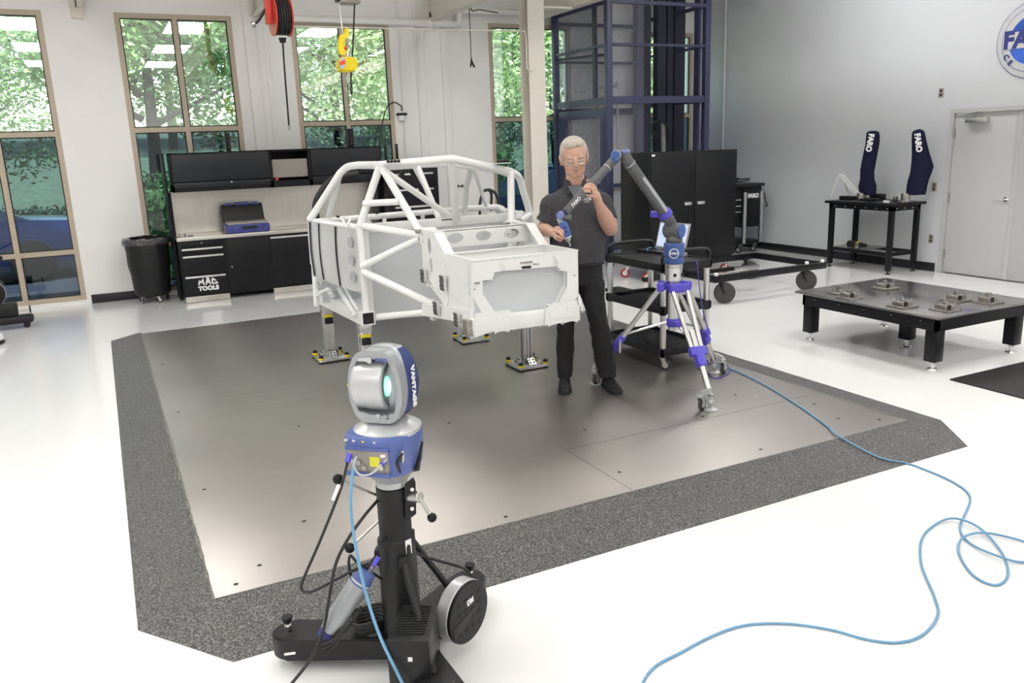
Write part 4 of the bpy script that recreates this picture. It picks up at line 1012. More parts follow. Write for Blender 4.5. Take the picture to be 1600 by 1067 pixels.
b = B(); b.tube(spl([at(733, 2, 11.5) + V3((0, 0, .7)), at(734, 9, 11.5), at(750, 15, 11.5), at(778, 20, 11.5)], 5), .008, 6); tag(b.build('wire', 'cable_black'), 'black wire sagging along the wall near the column top', 'wire')
ck = thing('beam_clamp', 'dark steel clamp on the beam beside the hose reel', 'clamp', at(672, 24, 10.5)); B().tube([at(672, 19, 10.6), at(672, 26, 10.6), at(674, 24, 10.6)], .012, 6).build('clamp', 'black_matte', ck); B().cyl(at(672, 26, 10.6), at(672.5, 46, 10.6), .007, n=6).build('rod', 'steel', ck)
# speaker-like sensor bars in the windows
for px, py, lb in ((356, 222, 'dark speaker on top of the left overhead cabinet before the window'), (548, 215, 'dark speaker on top of the right overhead cabinet before the window')):
    t = thing('speaker', lb, 'speaker', at(px, py, 11.75)); a = at(px - 5, py - 14, 11.75); c = at(px + 5, py + 14, 11.75)
    B().box((a.x, 11.7, 1.90), (c.x, 11.8, a.z), .01).build('cabinet', 'black_plastic', t)
    for k_ in range(3): B().cyl(((a.x + c.x) / 2, 11.70, 1.95 + k_ * .07), ((a.x + c.x) / 2, 11.695, 1.95 + k_ * .07), .025, n=16).build('cone', 'gasket', t)
# black curved hose rack behind the cage
hk = thing('bent_rack', 'black bent tube rack standing behind the right side of the cage', 'rack', (4.4, 9.6, 0))
for pts in ([(750, 345), (750, 318), (754, 302), (756, 300)], [(756, 298), (764, 297), (768, 305), (767, 330)], [(764, 296), (774, 302), (779, 318), (779, 345)]):
    B().tube(spl([at(*p, 9.0) for p in pts], 5), .018, 8).build('tube', 'black_matte', hk)
for px in (750, 779): a = at(px, 340, 9.0); B().cyl((a.x, 9.0, 0), (a.x, 9.0, a.z), .018, n=10).build('leg', 'black_matte', hk)
wh = thing('wall_hook', 'small black coat hook on the wall behind the cage', 'hook', at(719, 291, 12.09)); a = at(719, 291, 12.09)
B().box((a.x - .07, 12.075, a.z - .008), (a.x + .07, 12.1, a.z + .008), .004).sph((a.x - .05, 12.05, a.z + .012), .015, 8, 6).sph((a.x + .02, 12.05, a.z + .014), .015, 8, 6).build('hook', 'black_matte', wh)
# ================================================================ blue lift shaft
SX0, SX1, SY0, SY1 = 6.82, 8.60, 10.45, 11.98
sh = thing('lift_shaft', 'tall dark blue lift shaft of steel posts and expanded mesh panels', 'lift shaft', (7.7, 11.2, 0))
SH = ZC - .03
for x, y in ((SX0, SY0), (SX0, SY1), (SX1, SY0), (SX1, SY1)): box('post', 'shaft_blue', (x - .045, y - .045, 0), (x + .045, y + .045, SH), sh, .004)
zz = lambda py: at(1000, py, SY0).z
ZD = zz(156)
for z, h in ((ZD, .10), (zz(70), .035), (zz(4), .05), (.12, .1), (1.2, .05)):
    box('front_rail', 'shaft_blue', (SX0, SY0 - .03, z - h / 2), (SX1, SY0 + .03, z + h / 2), sh)
    box('rear_rail', 'shaft_dark', (SX0, SY1 - .03, z - .1 - h / 2), (SX1, SY1 + .03, z - .1 + h / 2), sh)
    if h > .034: box('side_rail', 'shaft_blue', (SX0 - .03, SY0, z - h / 2), (SX0 + .03, SY1, z + h / 2), sh); box('side_rail', 'shaft_blue', (SX1 - .03, SY0, z - h / 2), (SX1 + .03, SY1, z + h / 2), sh)
B().tube([(SX0, SY0, zz(86)), (SX0, SY1, zz(66) - .1)], .022, 6).build('side_brace', 'shaft_dark', sh)
box('side_stile', 'shaft_dark', (SX0 - .02, SY0 + .32, ZD), (SX0 + .02, SY0 + .40, SH), sh)
def mpanel(a, b, c, d, par):
    bq = B(); uvl = bq.bm.loops.layers.uv.new('UVMap'); vs = [bq.bm.verts.new(V3(p)) for p in (a, b, c, d)]; f = bq.bm.faces.new(vs)
    w = (V3(b) - V3(a)).length; h = (V3(d) - V3(a)).length
    for l, q in zip(f.loops, ((0, 0), (w, 0), (w, h), (0, h))): l[uvl].uv = q
    return bq.build('mesh_panel', 'mesh_blue', par)
mpanel((SX0, SY0, .1), (SX0 + .62, SY0, .1), (SX0 + .62, SY0, SH), (SX0, SY0, SH), sh)
mpanel((SX0, SY0, ZD), (SX0, SY1, ZD), (SX0, SY1, SH), (SX0, SY0, SH), sh)
mpanel((SX0, SY1, .1), (SX0 + .80, SY1, .1), (SX0 + .80, SY1, SH), (SX0, SY1, SH), sh)
dr = B(); zt = ZD - .10
for y0, y1, z0, z1 in ((SY0 + .07, SY0 + .19, .1, zt), (SY1 - .28, SY1 - .16, .1, zt), (SY0 + .19, SY1 - .28, zt - .14, zt), (SY0 + .19, SY1 - .28, .1, .24), (SY0 + .19, SY1 - .28, 1.05, 1.12)):
    dr.box((SX0 - .035, y0, z0), (SX0 + .01, y1, z1))
dd = dr.build('shaft_door', 'shaft_blue', sh)
mpanel((SX0, SY0 + .15, .2), (SX0, SY1 - .2, .2), (SX0, SY1 - .2, zt - .1), (SX0, SY0 + .15, zt - .1), dd)
box('side_stile', 'shaft_blue', (SX0 - .02, SY1 - .14, 0), (SX0 + .02, SY1 - .06, zt), sh)
for p0, p1, y, m in ((996, 1016.5, 11.0, 'shaft_dark'), (1027, 1040, 11.2, 'shaft_dark'), (1042, 1051, 11.2, 'shaft_dark'), (1053, 1069, 11.2, 'shaft_dark'), (1090, 1093, 10.5, 'shaft_blue')):
    a = at(p0, 200, y); c = at(p1, 200, y); box('mast', m, (a.x, y, 0), (c.x, y + .12, SH), sh)
a = at(1037, 210, 11.1); box('ram', 'steel', (a.x - .03, 11.08, .4), (a.x + .03, 11.13, 2.1), sh)
B().tube(spl([at(1030, 215, 11.05), at(1020, 205, 11.05), at(1019, 193, 11.05), at(1028, 190, 11.05), at(1042, 196, 11.05), at(1045, 225, 11.05)], 6), .016, 8).build('hose', 'cable_black', sh)
pipe = B(); pipe.tube(spl([at(964, 250, 11.5), at(965, 140, 11.5), at(962, 134, 11.5), at(956, 135, 11.5), at(900, 144, 11.5), at(897, 155, 11.5)], 4), .018, 8); pipe.build('shaft_pipe', 'steel', sh)
a = at(1131, 150, 11); q = atx(1131, 150, XR - .03); tag(B().cyl((XR - .03, q.y, .12), (XR - .03, q.y, ZC - .01), .022, n=12).build('wall_pipe', 'wall_cool'), 'vertical pale pipe on the wall beside the blue lift shaft', 'pipe')
# ================================================================ big black cabinet
bc = thing('storage_cabinet', 'large black two-door metal cabinet on red-wheeled casters before the lift shaft', 'cabinet', (7.07, 9.1, 0))
bx0, bx1, by0, by1, bz0, bz1 = 6.35, 7.80, 8.80, 9.45, .26, 1.68
B().box((bx0, by0, bz0), (bx1, by1, bz1), .004).build('body', 'black_paint', bc)
mx = 7.085
for x0, x1 in ((bx0 + .02, mx - .003), (mx + .003, bx1 - .02)):
    d = box('door', 'cabinet_black', (x0, by0 - .016, bz0 + .03), (x1, by0, bz1 - .03), bc, .004)
    hx = mx - .13 if x0 < 6.9 else mx + .085
    box('handle', 'aluminium', (hx - .06, by0 - .045, .985), (hx + .06, by0 - .016, 1.025), d, .006)
box('label_plate', 'white_plastic', (bx0 + .03, by0 - .018, bz1 - .045), (bx0 + .08, by0 - .016, bz1 - .02), bc)
box('caster_frame', 'black_paint', (bx0 + .02, by0 + .02, .17), (bx1 - .02, by1 - .02, bz0), bc, .004)
for x in (bx0 + .05, bx1 - .08):
    for y in (by0 + .06, by1 - .08): caster(bc, x, y, 0, .063, 'red_wheel', yaw=2.6, w=.035, hub='white_plastic', fork='chrome')
# ================================================================ rolling cart beside the wall
Yf = 10.15; f1 = lambda px, py: at(px, py, Yf)
fc = thing('equipment_cart', 'black rolling equipment cart with silver posts standing against the right wall', 'cart', (f1(1165, 380).x, 10.4, 0))
xA = f1(1139, 300).x; xB = f1(1162, 300).x; xC = f1(1169, 300).x; xD = f1(1188, 300).x; xE = min(XR - .05, f1(1193.5, 300).x); zt = f1(1170, 290).z
box('cabinet', 'black_paint', (xA, Yf + .05, .45), (xB + .02, Yf + .6, zt), fc, .006)
for i, py in enumerate((313, 322.5, 332)): d = box('drawer', 'cabinet_black', (xA + .03, Yf + .03, f1(1150, py + 8).z), (xB - .02, Yf + .05, f1(1150, py - 2).z), fc, .003); box('pull', 'aluminium', (xB - .16, Yf + .01, f1(1150, py + .8).z), (xB - .03, Yf + .03, f1(1150, py - .7).z), d)
box('side_panel', 'black_paint', (xB, Yf + .02, .42), (xE - .03, Yf + .6, zt), fc, .006)
box('base_tray', 'black_paint', (xA, Yf + .02, .14), (xE - .03, Yf + .6, .20), fc, .006)
box('top_tray', 'black_plastic', (xA, Yf - .02, zt - .02), (xE, Yf + .62, zt + .03), fc, .01)
for x in (xB + .035, xE - .04): box('post', 'aluminium', (x - .028, Yf - .01, .16), (x + .028, Yf + .03, zt - .10), fc, .004)
text('lettering', 'FARO', .088, 'decal_white', fc, frameM(((xC + xD) / 2, Yf + .018, f1(1178, 306).z), (1, 0, 0), (0, 0, 1)), .006, .0)
for x in (xA + .06, xB + .03, xE - .08):
    for y in (Yf + .08, Yf + .5): caster(fc, x, y, 0, .055, 'black_matte', hub='white_plastic', yaw=1.9)
cb2 = B(); z0 = zt + .045; rn = random.Random(8)
pts = [V3((xA + .05 + rn.uniform(0, .5), Yf + rn.uniform(.1, .4), z0 + rn.uniform(0, .08))) for _ in range(12)]
cb2.tube(spl(pts, 5), .011, 6); tag(cb2.build('coiled_cable', 'cable_black'), 'tangled black cable lying on top of the equipment cart', 'cable')
tag(B().tube(spl([V3((xE, Yf - .01, zt - .14)), f1(1196, 315), f1(1199, 321), f1(1195, 321.5)], 5), .008, 6).build('cable', 'cable_black'), 'short black cable hanging at the right side of the equipment cart', 'cable')
# ================================================================ table against the right wall
WZ = .928
wt_ = thing('steel_table', 'tall narrow black steel table against the right wall beside the door', 'table', (9.4, 7.9, 0))
tx0, tx1, ty0, ty1 = 9.12, 9.70, 7.34, 8.42
box('top', 'black_paint', (tx0 - .02, ty0 - .03, WZ - .035), (tx1 + .02, ty1 + .03, WZ), wt_, .004)
ap = B(); ap.box((tx0 + .02, ty0 + .02, WZ - .10), (tx0 + .04, ty1 - .02, WZ - .03)).box((tx1 - .04, ty0 + .02, WZ - .10), (tx1 - .02, ty1 - .02, WZ - .03)).box((tx0 + .02, ty0 + .02, WZ - .10), (tx1 - .02, ty0 + .04, WZ - .03)).box((tx0 + .02, ty1 - .04, WZ - .10), (tx1 - .02, ty1 - .02, WZ - .03)); ap.build('apron', 'black_paint', wt_)
for x in (tx0 + .05, tx1 - .05):
    for y in (ty0 + .05, ty1 - .05):
        l = box('leg', 'black_paint', (x - .03, y - .03, .045), (x + .03, y + .03, WZ - .035), wt_, .003); B().cyl((x, y, 0), (x, y, .012), .032, n=16).cyl((x, y, .01), (x, y, .05), .012, n=10).build('foot', 'black_plastic', l)
sf = B(); 
for (a0, b0), (a1, b1) in (((tx0 + .04, ty0 + .04), (tx0 + .07, ty1 - .04)), ((tx1 - .07, ty0 + .04), (tx1 - .04, ty1 - .04)), ((tx0 + .04, ty0 + .04), (tx1 - .04, ty0 + .07)), ((tx0 + .04, ty1 - .07), (tx1 - .04, ty1 - .04))): sf.box((a0, b0, .235), (a1, b1, .285))
sf.build('lower_frame', 'black_paint', wt_); box('shelf', 'machined', (tx0 + .05, ty0 + .45, .28), (tx1 - .05, ty1 - .05, .29), wt_)
bs = B()
for i in range(7): bs.sph((tx0 + .018, ty0 + .1 + i * .17, WZ - .07), .007, 8, 6)
for i in range(4): bs.sph((tx0 + .1 + i * .15, ty0 + .018, WZ - .07), .007, 8, 6)
bs.build('bolt_head', 'white_plastic', wt_)
def cover(name_pts, X, label, tx, ty):
    """dust cover over a folded arm: rings fitted to its width at each height"""
    a0 = atx(name_pts[-1][1], name_pts[-1][0], X); vd = V3((a0.x, a0.y, 0)).normalized(); u = V3((vd.y, -vd.x, 0))
    base = thing('arm_cover', label, 'cover', (a0.x, a0.y, WZ), group=None); rows = []
    dist = V3((a0.x, a0.y, 0)).length
    rn = random.Random(int(X * 100))
    for py, xl, xr in name_pts:
        c = ray((xl + xr) / 2, py); t = dist / V3((c.x, c.y, 0)).length; c = V3((c.x * t, c.y * t, H + c.z * t)); lft = ray(xl, py); lft = V3((lft.x * t, lft.y * t, H + lft.z * t)); hw = (lft - c).dot(u); hw = abs(hw)
        rows.append([c + u * hw * cos(q) + vd * min(hw, .085) * .9 * sin(q) + V3((rn.uniform(-.004, .004), 0, rn.uniform(-.004, .004))) for q in [2 * pi * k / 20 for k in range(20)]])
    b = B(); vs = b.grid(rows, True); b.bm.faces.new(vs[0][::-1]); b.bm.faces.new(vs[-1])
    bmesh.ops.subdivide_edges(b.bm, edges=b.bm.edges[:], cuts=1, use_grid_fill=True, smooth=.8)
    o_ = b.build('cloth', 'cover_navy', base, 60)
    d = ray(tx, ty); t = (dist - .09) / V3((d.x, d.y, 0)).length; c = V3((d.x * t, d.y * t, H + d.z * t))
    text('lettering', 'FARO', .092, 'decal_white', o_, frameM(c, V3((u.x * .18, u.y * .18, -1)) if X > 9.42 else V3((-u.x * .12, -u.y * .12, -1)), u), .005, 0, .004)
    B().cyl((a0.x, a0.y, WZ), (a0.x, a0.y, max(WZ + .03, rows[-1][0].z + .02)), .06, n=24, bev=.006).build('base', 'machined', base)
    return base
cover([(204.5, 1358, 1370), (207, 1354, 1374), (214, 1353, 1375), (225, 1352, 1374), (240, 1349, 1371.5), (255, 1346, 1368.5), (268, 1344, 1366), (280, 1344, 1366.5), (286, 1342.5, 1368.5), (291, 1341, 1369.5), (297, 1342, 1369.5), (304, 1346, 1369)], 9.40, 'navy dust cover over a folded arm, the slimmer straight one left on the wall table', 1359, 223)
cover([(202, 1433, 1438), (204, 1427, 1443), (208, 1425, 1445), (220, 1424.5, 1447.5), (240, 1424.5, 1453), (252, 1424, 1456.5), (261, 1423, 1458.5), (270, 1422, 1455.5), (282, 1418, 1451), (292, 1416, 1448.5), (304, 1415.5, 1446)], 9.45, 'navy dust cover over a folded arm, the wider bulging one right on the wall table', 1434.5, 223)
def titem(name, label, cat, m, px, py, w, h, d=.10, mm=None):
    c = atz(px, py, WZ); c.x = min(c.x, tx1 - d / 2); c.y = min(c.y, ty1 - w / 2); tag(box(name, m, (c.x - d / 2, c.y - w / 2, WZ), (c.x + d / 2, c.y + w / 2, WZ + h), None, min(.01, h / 4)), label, cat)
titem('power_adapter', 'black power adapter on the left end of the wall table', 'adapter', 'black_plastic', 1322, 311.5, .22, .05, .12)
titem('mounting_ring', 'black and steel mounting block below the slimmer dust cover', 'mount', 'black_plastic', 1357, 313, .26, .03, .16)
titem('small_box', 'open black box behind the middle of the wall table', 'box', 'black_plastic', 1379, 310.5, .20, .075, .10)
titem('metal_block', 'small white and red block near the middle of the wall table', 'block', 'white_plastic', 1385, 317, .07, .03, .05)
titem('metal_block', 'steel cube beside the white and red block on the wall table', 'block', 'machined', 1399, 315, .05, .07, .05)
titem('metal_block', 'flat steel block between the steel cube and the wider cover', 'block', 'machined', 1408, 317, .08, .035, .06)
c = atz(1337, 312, WZ)
wb = thing('white_bracket', 'white A-shaped bracket leaning on the left of the wall table', 'bracket', (c.x, c.y, WZ)); XW = 9.45
b = B(); b.holes([atx(*p, XW) for p in ((1311, 272), (1316, 272.5), (1346, 306), (1342, 309), (1322, 290))], [[atx(*p, XW) for p in ((1316, 277), (1319, 277), (1331, 291), (1327, 291))]], .02, (1, 0, 0)); b.build('arm', 'white_plastic', wb, 20)
B().tube([atx(1311, 273, XW), atx(1298, 308, XW)], .012, 6).build('strut', 'white_plastic', wb); B().tube([atx(1320, 286, XW), atx(1326, 303, XW)], .010, 6).build('rod', 'grey_panel', wb)
c = atz(1350, 395, .29); c.x = max(tx0 + .12, min(c.x, tx1 - .12)); c.y = max(ty0 + .64, min(c.y, ty1 - .22)); dl = thing('power_drill', 'black and yellow cordless tool on the lower shelf of the wall table', 'tool', (c.x, c.y, .29)); B().cyl(c + V3((0, .14, .05)), c + V3((0, -.02, .05)), .045, n=14, bev=.008).build('body', 'black_plastic', dl); B().cyl(c + V3((0, -.02, .05)), c + V3((0, -.05, .05)), .047, n=14).build('collar', 'yellow_paint', dl); B().cyl(c + V3((0, -.05, .05)), c + V3((0, -.16, .05)), .035, .022, n=14).build('nose', 'black_plastic', dl)
c = atz(1316, 391, .29); c.x = max(tx0 + .1, min(c.x, tx1 - .12)); c.y = max(ty0 + .5, min(c.y, ty1 - .1)); tag(box('metal_block', 'machined', (c.x - .03, c.y - .03, .29), (c.x + .03, c.y + .03, .37), None, .004), 'steel block on the left of the lower shelf', 'block')
# ================================================================ low steel table
LT = .452
lt = thing('surface_table', 'low black table with a steel top and seven small fixtures, right side', 'table', (6.16, 4.74, 0))
lx0, lx1, ly0, ly1 = 5.575, 6.76, 4.00, 5.47
box('top', 'low_top', (lx0, ly0, LT - .018), (lx1, ly1, LT), lt, .002)
ap = B(); i_ = .05; ap.box((lx0 + i_, ly0 + i_, LT - .125), (lx0 + i_ + .03, ly1 - i_, LT - .018)).box((lx1 - i_ - .03, ly0 + i_, LT - .125), (lx1 - i_, ly1 - i_, LT - .018)).box((lx0 + i_, ly0 + i_, LT - .125), (lx1 - i_, ly0 + i_ + .03, LT - .018)).box((lx0 + i_, ly1 - i_ - .03, LT - .125), (lx1 - i_, ly1 - i_, LT - .018)); ap.build('apron', 'black_paint', lt)
for x, y in ((5.70, 4.12), (5.70, 5.38), (6.68, 4.12), (6.68, 5.38), (6.16, 4.72)):
    l = box('leg', 'black_paint', (x - .05, y - .05, .07), (x + .05, y + .05, LT - .12), lt, .004)
    B().cyl((x, y, 0), (x, y, .012), .042, .036, n=20).cyl((x, y, .012), (x, y, .075), .016, n=12).cyl((x, y, .045), (x, y, .058), .024, n=6).build('levelling_foot', 'chrome', l)
bs = B()
for i in range(5): bs.sph((lx0 + i_ - .001, ly0 + .2 + i * .27, LT - .06), .005, 8, 6)
bs.build('bolt_head', 'machined', lt)
FXL = [((1312, 457), 'steel fixture block at the far left corner of the low table', .9, 0), ((1327, 464), 'stepped steel fixture with pins, second from the left on the low table', 1, 1), ((1383, 449), 'steel fixture with pins at the far edge of the low table', 1.05, 1), ((1410, 478), 'low steel fixture with pins in the middle of the low table', 1, 1), ((1494, 468), 'steel fixture with a tall center post, rear of the right pair', 1, 2), ((1477, 483), 'stepped steel fixture, front of the right pair on the low table', 1, 1), ((1544, 471), 'steel fixture with a dark arch at the right end of the low table', 1, 2)]
for (px, py), lb, s_, kind in FXL:
    c = atz(px, py, LT + .01); t = thing('fixture_block', lb, 'fixture', (c.x, c.y, LT), 0, 'fixtures on the low steel table', local=True)
    w = .085 * s_; B().box((-w, -w, 0), (w, w, .016), .002).build('base_plate', 'machined', t)
    if kind == 0: B().box((-w * .5, -w * .6, .016), (w * .3, w * .2, .034), .002).build('block', 'machined', t)
    else: B().box((-w * .68, -w * .55, .016), (w * .68, w * .62, .05), .003).build('block', 'machined', t)
    B().box((-.016, -.012, .05 if kind else .034), (.02, .02, .085 if kind == 2 else .07), .003).build('center_post', 'machined', t)
    for a, b_ in ((-w * .6, -w * .5), (w * .58, -w * .5), (w * .58, w * .5), (-w * .6, w * .5)):
        B().cyl((a, b_, .016), (a, b_, .078), .005, n=8).cyl((a, b_, .066), (a, b_, .078), .007, n=8).build('pin', 'steel', t)
    if kind: B().lathe([(0, 0), (.022, 0), (.022, .006), (0, .006)], n=16, M=frameM((-w * .3, -w * .555, .034), (1, 0, 0), (0, 0, 1))).build('bore', 'black_matte', t)
# ================================================================ wheeled frame
dz = .33
dy = thing('wheeled_frame', 'low black open steel frame on four large rubber wheels', 'dolly', (6.9, 7.7, 0))
qx0, qx1, qy0, qy1 = 6.04, 7.76, 7.12, 8.36
for a, b_ in (((qx0, qy0), (qx1, qy0 + .06)), ((qx0, qy1 - .06), (qx1, qy1))): box('side_bar', 'black_paint', (a[0], a[1], dz - .075), (b_[0], b_[1], dz), dy, .004)
for x in (qx0, qx1 - .06): box('cross_bar', 'black_paint', (x, qy0 + .06, dz - .075), (x + .06, qy1 - .06, dz), dy, .004)
box('middle_bar', 'black_paint', (qx0 - .6, 7.62, dz - .06), (6.75, 7.67, dz - .02), dy); box('spring_box', 'steel', (6.75, 7.6, dz - .08), (7.15, 7.69, dz - .03), dy, .004)
for x, y in ((qx0 + .04, qy0 + .03), (qx1 - .05, qy0 + .03), (qx0 + .35, qy1 - .03), (qx1 - .3, qy0 + .03)): B().cyl((x, y, dz), (x, y, dz + .012), .022, n=14).sph((x, y, dz + .02), (.026, .026, .016), 14, 8).build('cap', 'white_plastic', dy)
for x, y, yw in ((6.17, 7.20, -.72), (7.47, 7.24, -.8), (7.52, 8.28, -.8), (6.20, 8.28, -.75)): caster(dy, x, y, 0, .122, 'tyre_grey', yaw=yw, w=.05, hub='tyre_grey', fork='black_paint')
# mat
tag(box('floor_mat', 'black_matte', (5.55, 2.3, 0), (7.6, 3.86, .012), None, .004), 'black rubber floor mat at the right edge of the photo', 'mat')
# outlets
for px, py, lb in ((1471, 145, 'small dark wall outlet high up left of the door corner'), (1460, 292, 'small dark wall outlet between the wider dust cover and the door'), (1455, 373, 'small dark wall outlet low on the wall beside the door frame')):
    p = atx(px, py, XR); o_ = thing('wall_outlet', lb, 'outlet', (XR - .005, p.y, p.z)); box('plate', 'grey_panel', (XR - .008, p.y - .035, p.z - .057), (XR, p.y + .035, p.z + .057), o_, .002)
    for s_ in (-.024, .024): B().lathe([(0, 0), (.017, 0), (.017, .003), (0, .003)], n=14, M=frameM((XR - .008, p.y, p.z + s_), (0, 1, 0), (0, 0, 1))).build('socket', 'gasket', o_)
# round wall sign: circle through its visible rim
rim = [atx(x, y, XR) for x, y in ((1569, 35), (1559, 73), (1561.3, 91.5), (1576.6, 113.4), (1600, 122), (1600, 7.3))]
import itertools
def circ(P):
    """least squares circle in (y, z)"""
    my = sum(p.y for p in P) / len(P); mz = sum(p.z for p in P) / len(P)
    A = [[0.0] * 4 for _ in range(3)]
    for p in P:
        y, z = p.y - my, p.z - mz; r_ = [y, z, 1.0]; v = -(y * y + z * z)
        for i in range(3):
            A[i][3] += r_[i] * v
            for j in range(3): A[i][j] += r_[i] * r_[j]
    for i in range(3):
        for j in range(3):
            if j != i:
                k = A[j][i] / A[i][i]; A[j] = [q - k * w_ for q, w_ in zip(A[j], A[i])]
    s = [A[i][3] / A[i][i] for i in range(3)]
    cy_, cz_ = -s[0] / 2, -s[1] / 2; return cy_ + my, cz_ + mz, math.sqrt(cy_ ** 2 + cz_ ** 2 - s[2])
ly, lz, lr = circ(rim)
lg = thing('round_wall_sign', 'large round silver and blue company sign on the right wall above the door', 'sign', (XR, ly, lz - lr))
Mx = frameM((XR, ly, lz), (0, -1, 0), (0, 0, 1))
def ring(name, r0, r1, z, m, par=lg): 
    n_ = 72; P_ = [[Mx @ V3((r * cos(2 * pi * k / n_), r * sin(2 * pi * k / n_), zz_)) for k in range(n_)] for r, zz_ in ((r1, 0), (r1, z), (max(r0, .0001), z))]
    b = B(); b.grid(P_, True); return b.build(name, m, par)
sgn = 1 if (Mx.to_3x3() @ V3((0, 0, 1))).x < 0 else -1
ring('rim', 0, lr, .012 * sgn, 'decal_navy'); ring('face', 0, lr * .985, .014 * sgn, 'sign_ring')
ring('inner_line', lr * .83, lr * .845, .0155 * sgn, 'decal_navy'); ring('inner_face', 0, lr * .83, .0162 * sgn, 'sign_ring')
m_ = mat('sign_blue', (.03, .12, .60), .25, var=.5, scale=3, coat=.6); ring('blue_disc', 0, lr * .64, .018 * sgn, 'sign_blue')
MT = frameM((XR - .020, ly, lz), (0, -1, 0), (0, 0, 1))
B().poly([MT @ V3((x, y, 0)) for x, y in ((-lr * .78, -lr * .2), (lr * .78, -lr * .2), (lr * .78, lr * .24), (-lr * .78, lr * .24))], .003, (-1, 0, 0)).build('band', 'sign_ring', lg)
MT2 = frameM((XR - .024, ly, lz + lr * .02), (0, -1, 0), (0, 0, 1)); text('lettering', 'FARO', lr * .62, 'decal_navy', lg, MT2, lr * .03, 0)
word = 'CERTIFIED'
for i, ch in enumerate('CE'):
    a = R(-148 + i * 14.5); c_ = V3((cos(a) * lr * .80, sin(a) * lr * .80, 0)); MM = MT2 @ Matrix.Translation(c_) @ Matrix.Rotation(a + pi / 2, 4, 'Z'); text('lettering', ch, lr * .2, 'decal_navy', lg, MM, lr * .008, 0)
# ================================================================ blue network cable over the floor
def cable(name, pts, r, m, label, k=8):
    return tag(B().tube(spl(pts, k), r, 8).build(name, m), label, 'cable')
z = .006
tail = [(1.15, 1.7), (1.471, 2.065), (1.710, 2.138), (1.972, 2.159), (2.149, 2.087), (2.274, 1.966), (2.331, 1.867), (2.413, 1.793), (2.531, 1.777), (2.693, 1.831), (2.803, 1.927), (2.980, 2.122), (3.182, 2.277), (3.36, 2.345), (3.478, 2.33), (3.489, 2.207), (3.375, 2.023), (3.216, 1.891), (3.095, 1.866), (3.092, 1.963), (3.216, 2.116), (3.341, 2.183), (3.467, 2.16), (3.560, 2.02), (3.52, 1.93), (3.376, 1.923), (3.31, 1.994), (3.338, 2.149), (3.444, 2.272), (3.774, 2.451), (3.882, 2.622), (3.907, 2.835), (3.897, 2.93)]
P3 = [V3((x, y, z + (.012 if i in (14, 15, 21, 22, 26) else 0))) for i, (x, y) in enumerate(tail)] + [V3((3.812, 3.05, .022)), V3((3.835, 3.36, .05)), V3((3.93, 3.546, PZ + z)), V3((4.098, 3.986, PZ + z)), V3((4.239, 4.448, PZ + z)), V3((4.316, 4.866, PZ + z)), V3((4.26, 5.0, PZ + z))]
cable('network_cable', P3, .0052, 'cable_blue', 'thin light blue network cable looping over the white floor and the plate')
cable('violet_cable', [atz(1100, 578, PZ + .006), atz(1115, 590, PZ + .006), atz(1130, 588, PZ + .006), atz(1141, 580, PZ + .006), atz(1136, 572, PZ + .006), atz(1110, 566, PZ + .006)], .004, 'cable_violet', 'thin violet cable curled beside the tripod foot on the plate')
tag(B().tube([atz(1104, 546, PZ + .0), atz(1104, 546, PZ) + V3((0, 0, .004))], .003, 6).build('scrap', 'white_plastic'), 'tiny white scrap on the plate by the cart', 'scrap') if False else None
# ================================================================ utility cart with laptop
PO = V3((3.08, 5.15, PZ)); PTH = math.atan2(-.4467, .8939)
_px = V3((cos(PTH), sin(PTH), 0)); _py = V3((-sin(PTH), cos(PTH), 0))
def lp(px, py, v=0.0):
    """room point of a pixel on the vertical plane v metres behind the man's feet, facing the camera"""
    d = ray(px, py); o = V3((0, 0, H)); t = ((PO - o).dot(_py) + v) / d.dot(_py); return o + d * t
uc = thing('utility_cart', 'black three-shelf utility cart with round silver posts beside the tripod', 'cart', (4.08, 5.53, PZ))
ux0, ux1, uy0, uy1 = 3.87, 4.30, 5.17, 5.93
for z, nm in ((.84, 'top_shelf'), (.50, 'middle_shelf'), (.155, 'bottom_shelf')):
    s_ = B(); s_.box((ux0 - .028, uy0 - .028, z), (ux1 + .028, uy1 + .028, z + (.05 if z > .8 else .03)), .01)
    for a, b_ in (((ux0 - .03, uy0 - .03), (ux1 + .03, uy0 - .01)), ((ux0 - .03, uy1 + .01), (ux1 + .03, uy1 + .03)), ((ux0 - .03, uy0 - .03), (ux0 - .01, uy1 + .03)), ((ux1 + .01, uy0 - .03), (ux1 + .03, uy1 + .03))): s_.box((a[0], a[1], z), (b_[0], b_[1], z + .06), .004)
    for x in (ux0, ux1):
        for y in (uy0, uy1): s_.cyl((x, y, z - .01), (x, y, z + .065), .031, n=18, bev=.004)
    s_.build(nm, 'black_plastic', uc)
for x in (ux0, ux1):
    for y in (uy0, uy1): B().cyl((x, y, .15), (x, y, .85), .024, n=18).build('post', 'aluminium', uc); caster(uc, x, y, PZ, .045, 'tyre_grey', yaw=-.9, w=.026)
for y in (uy0, uy1):
    B().tube(spl([(ux0 - .01, y, .90), (ux0 - .01, y - .01, .955), (ux0 + .05, y, .985), (ux1 - .05, y, .985), (ux1 + .01, y - .01, .955), (ux1 + .01, y, .90)], 6), .016, 12).build('handle', 'black_plastic', uc)
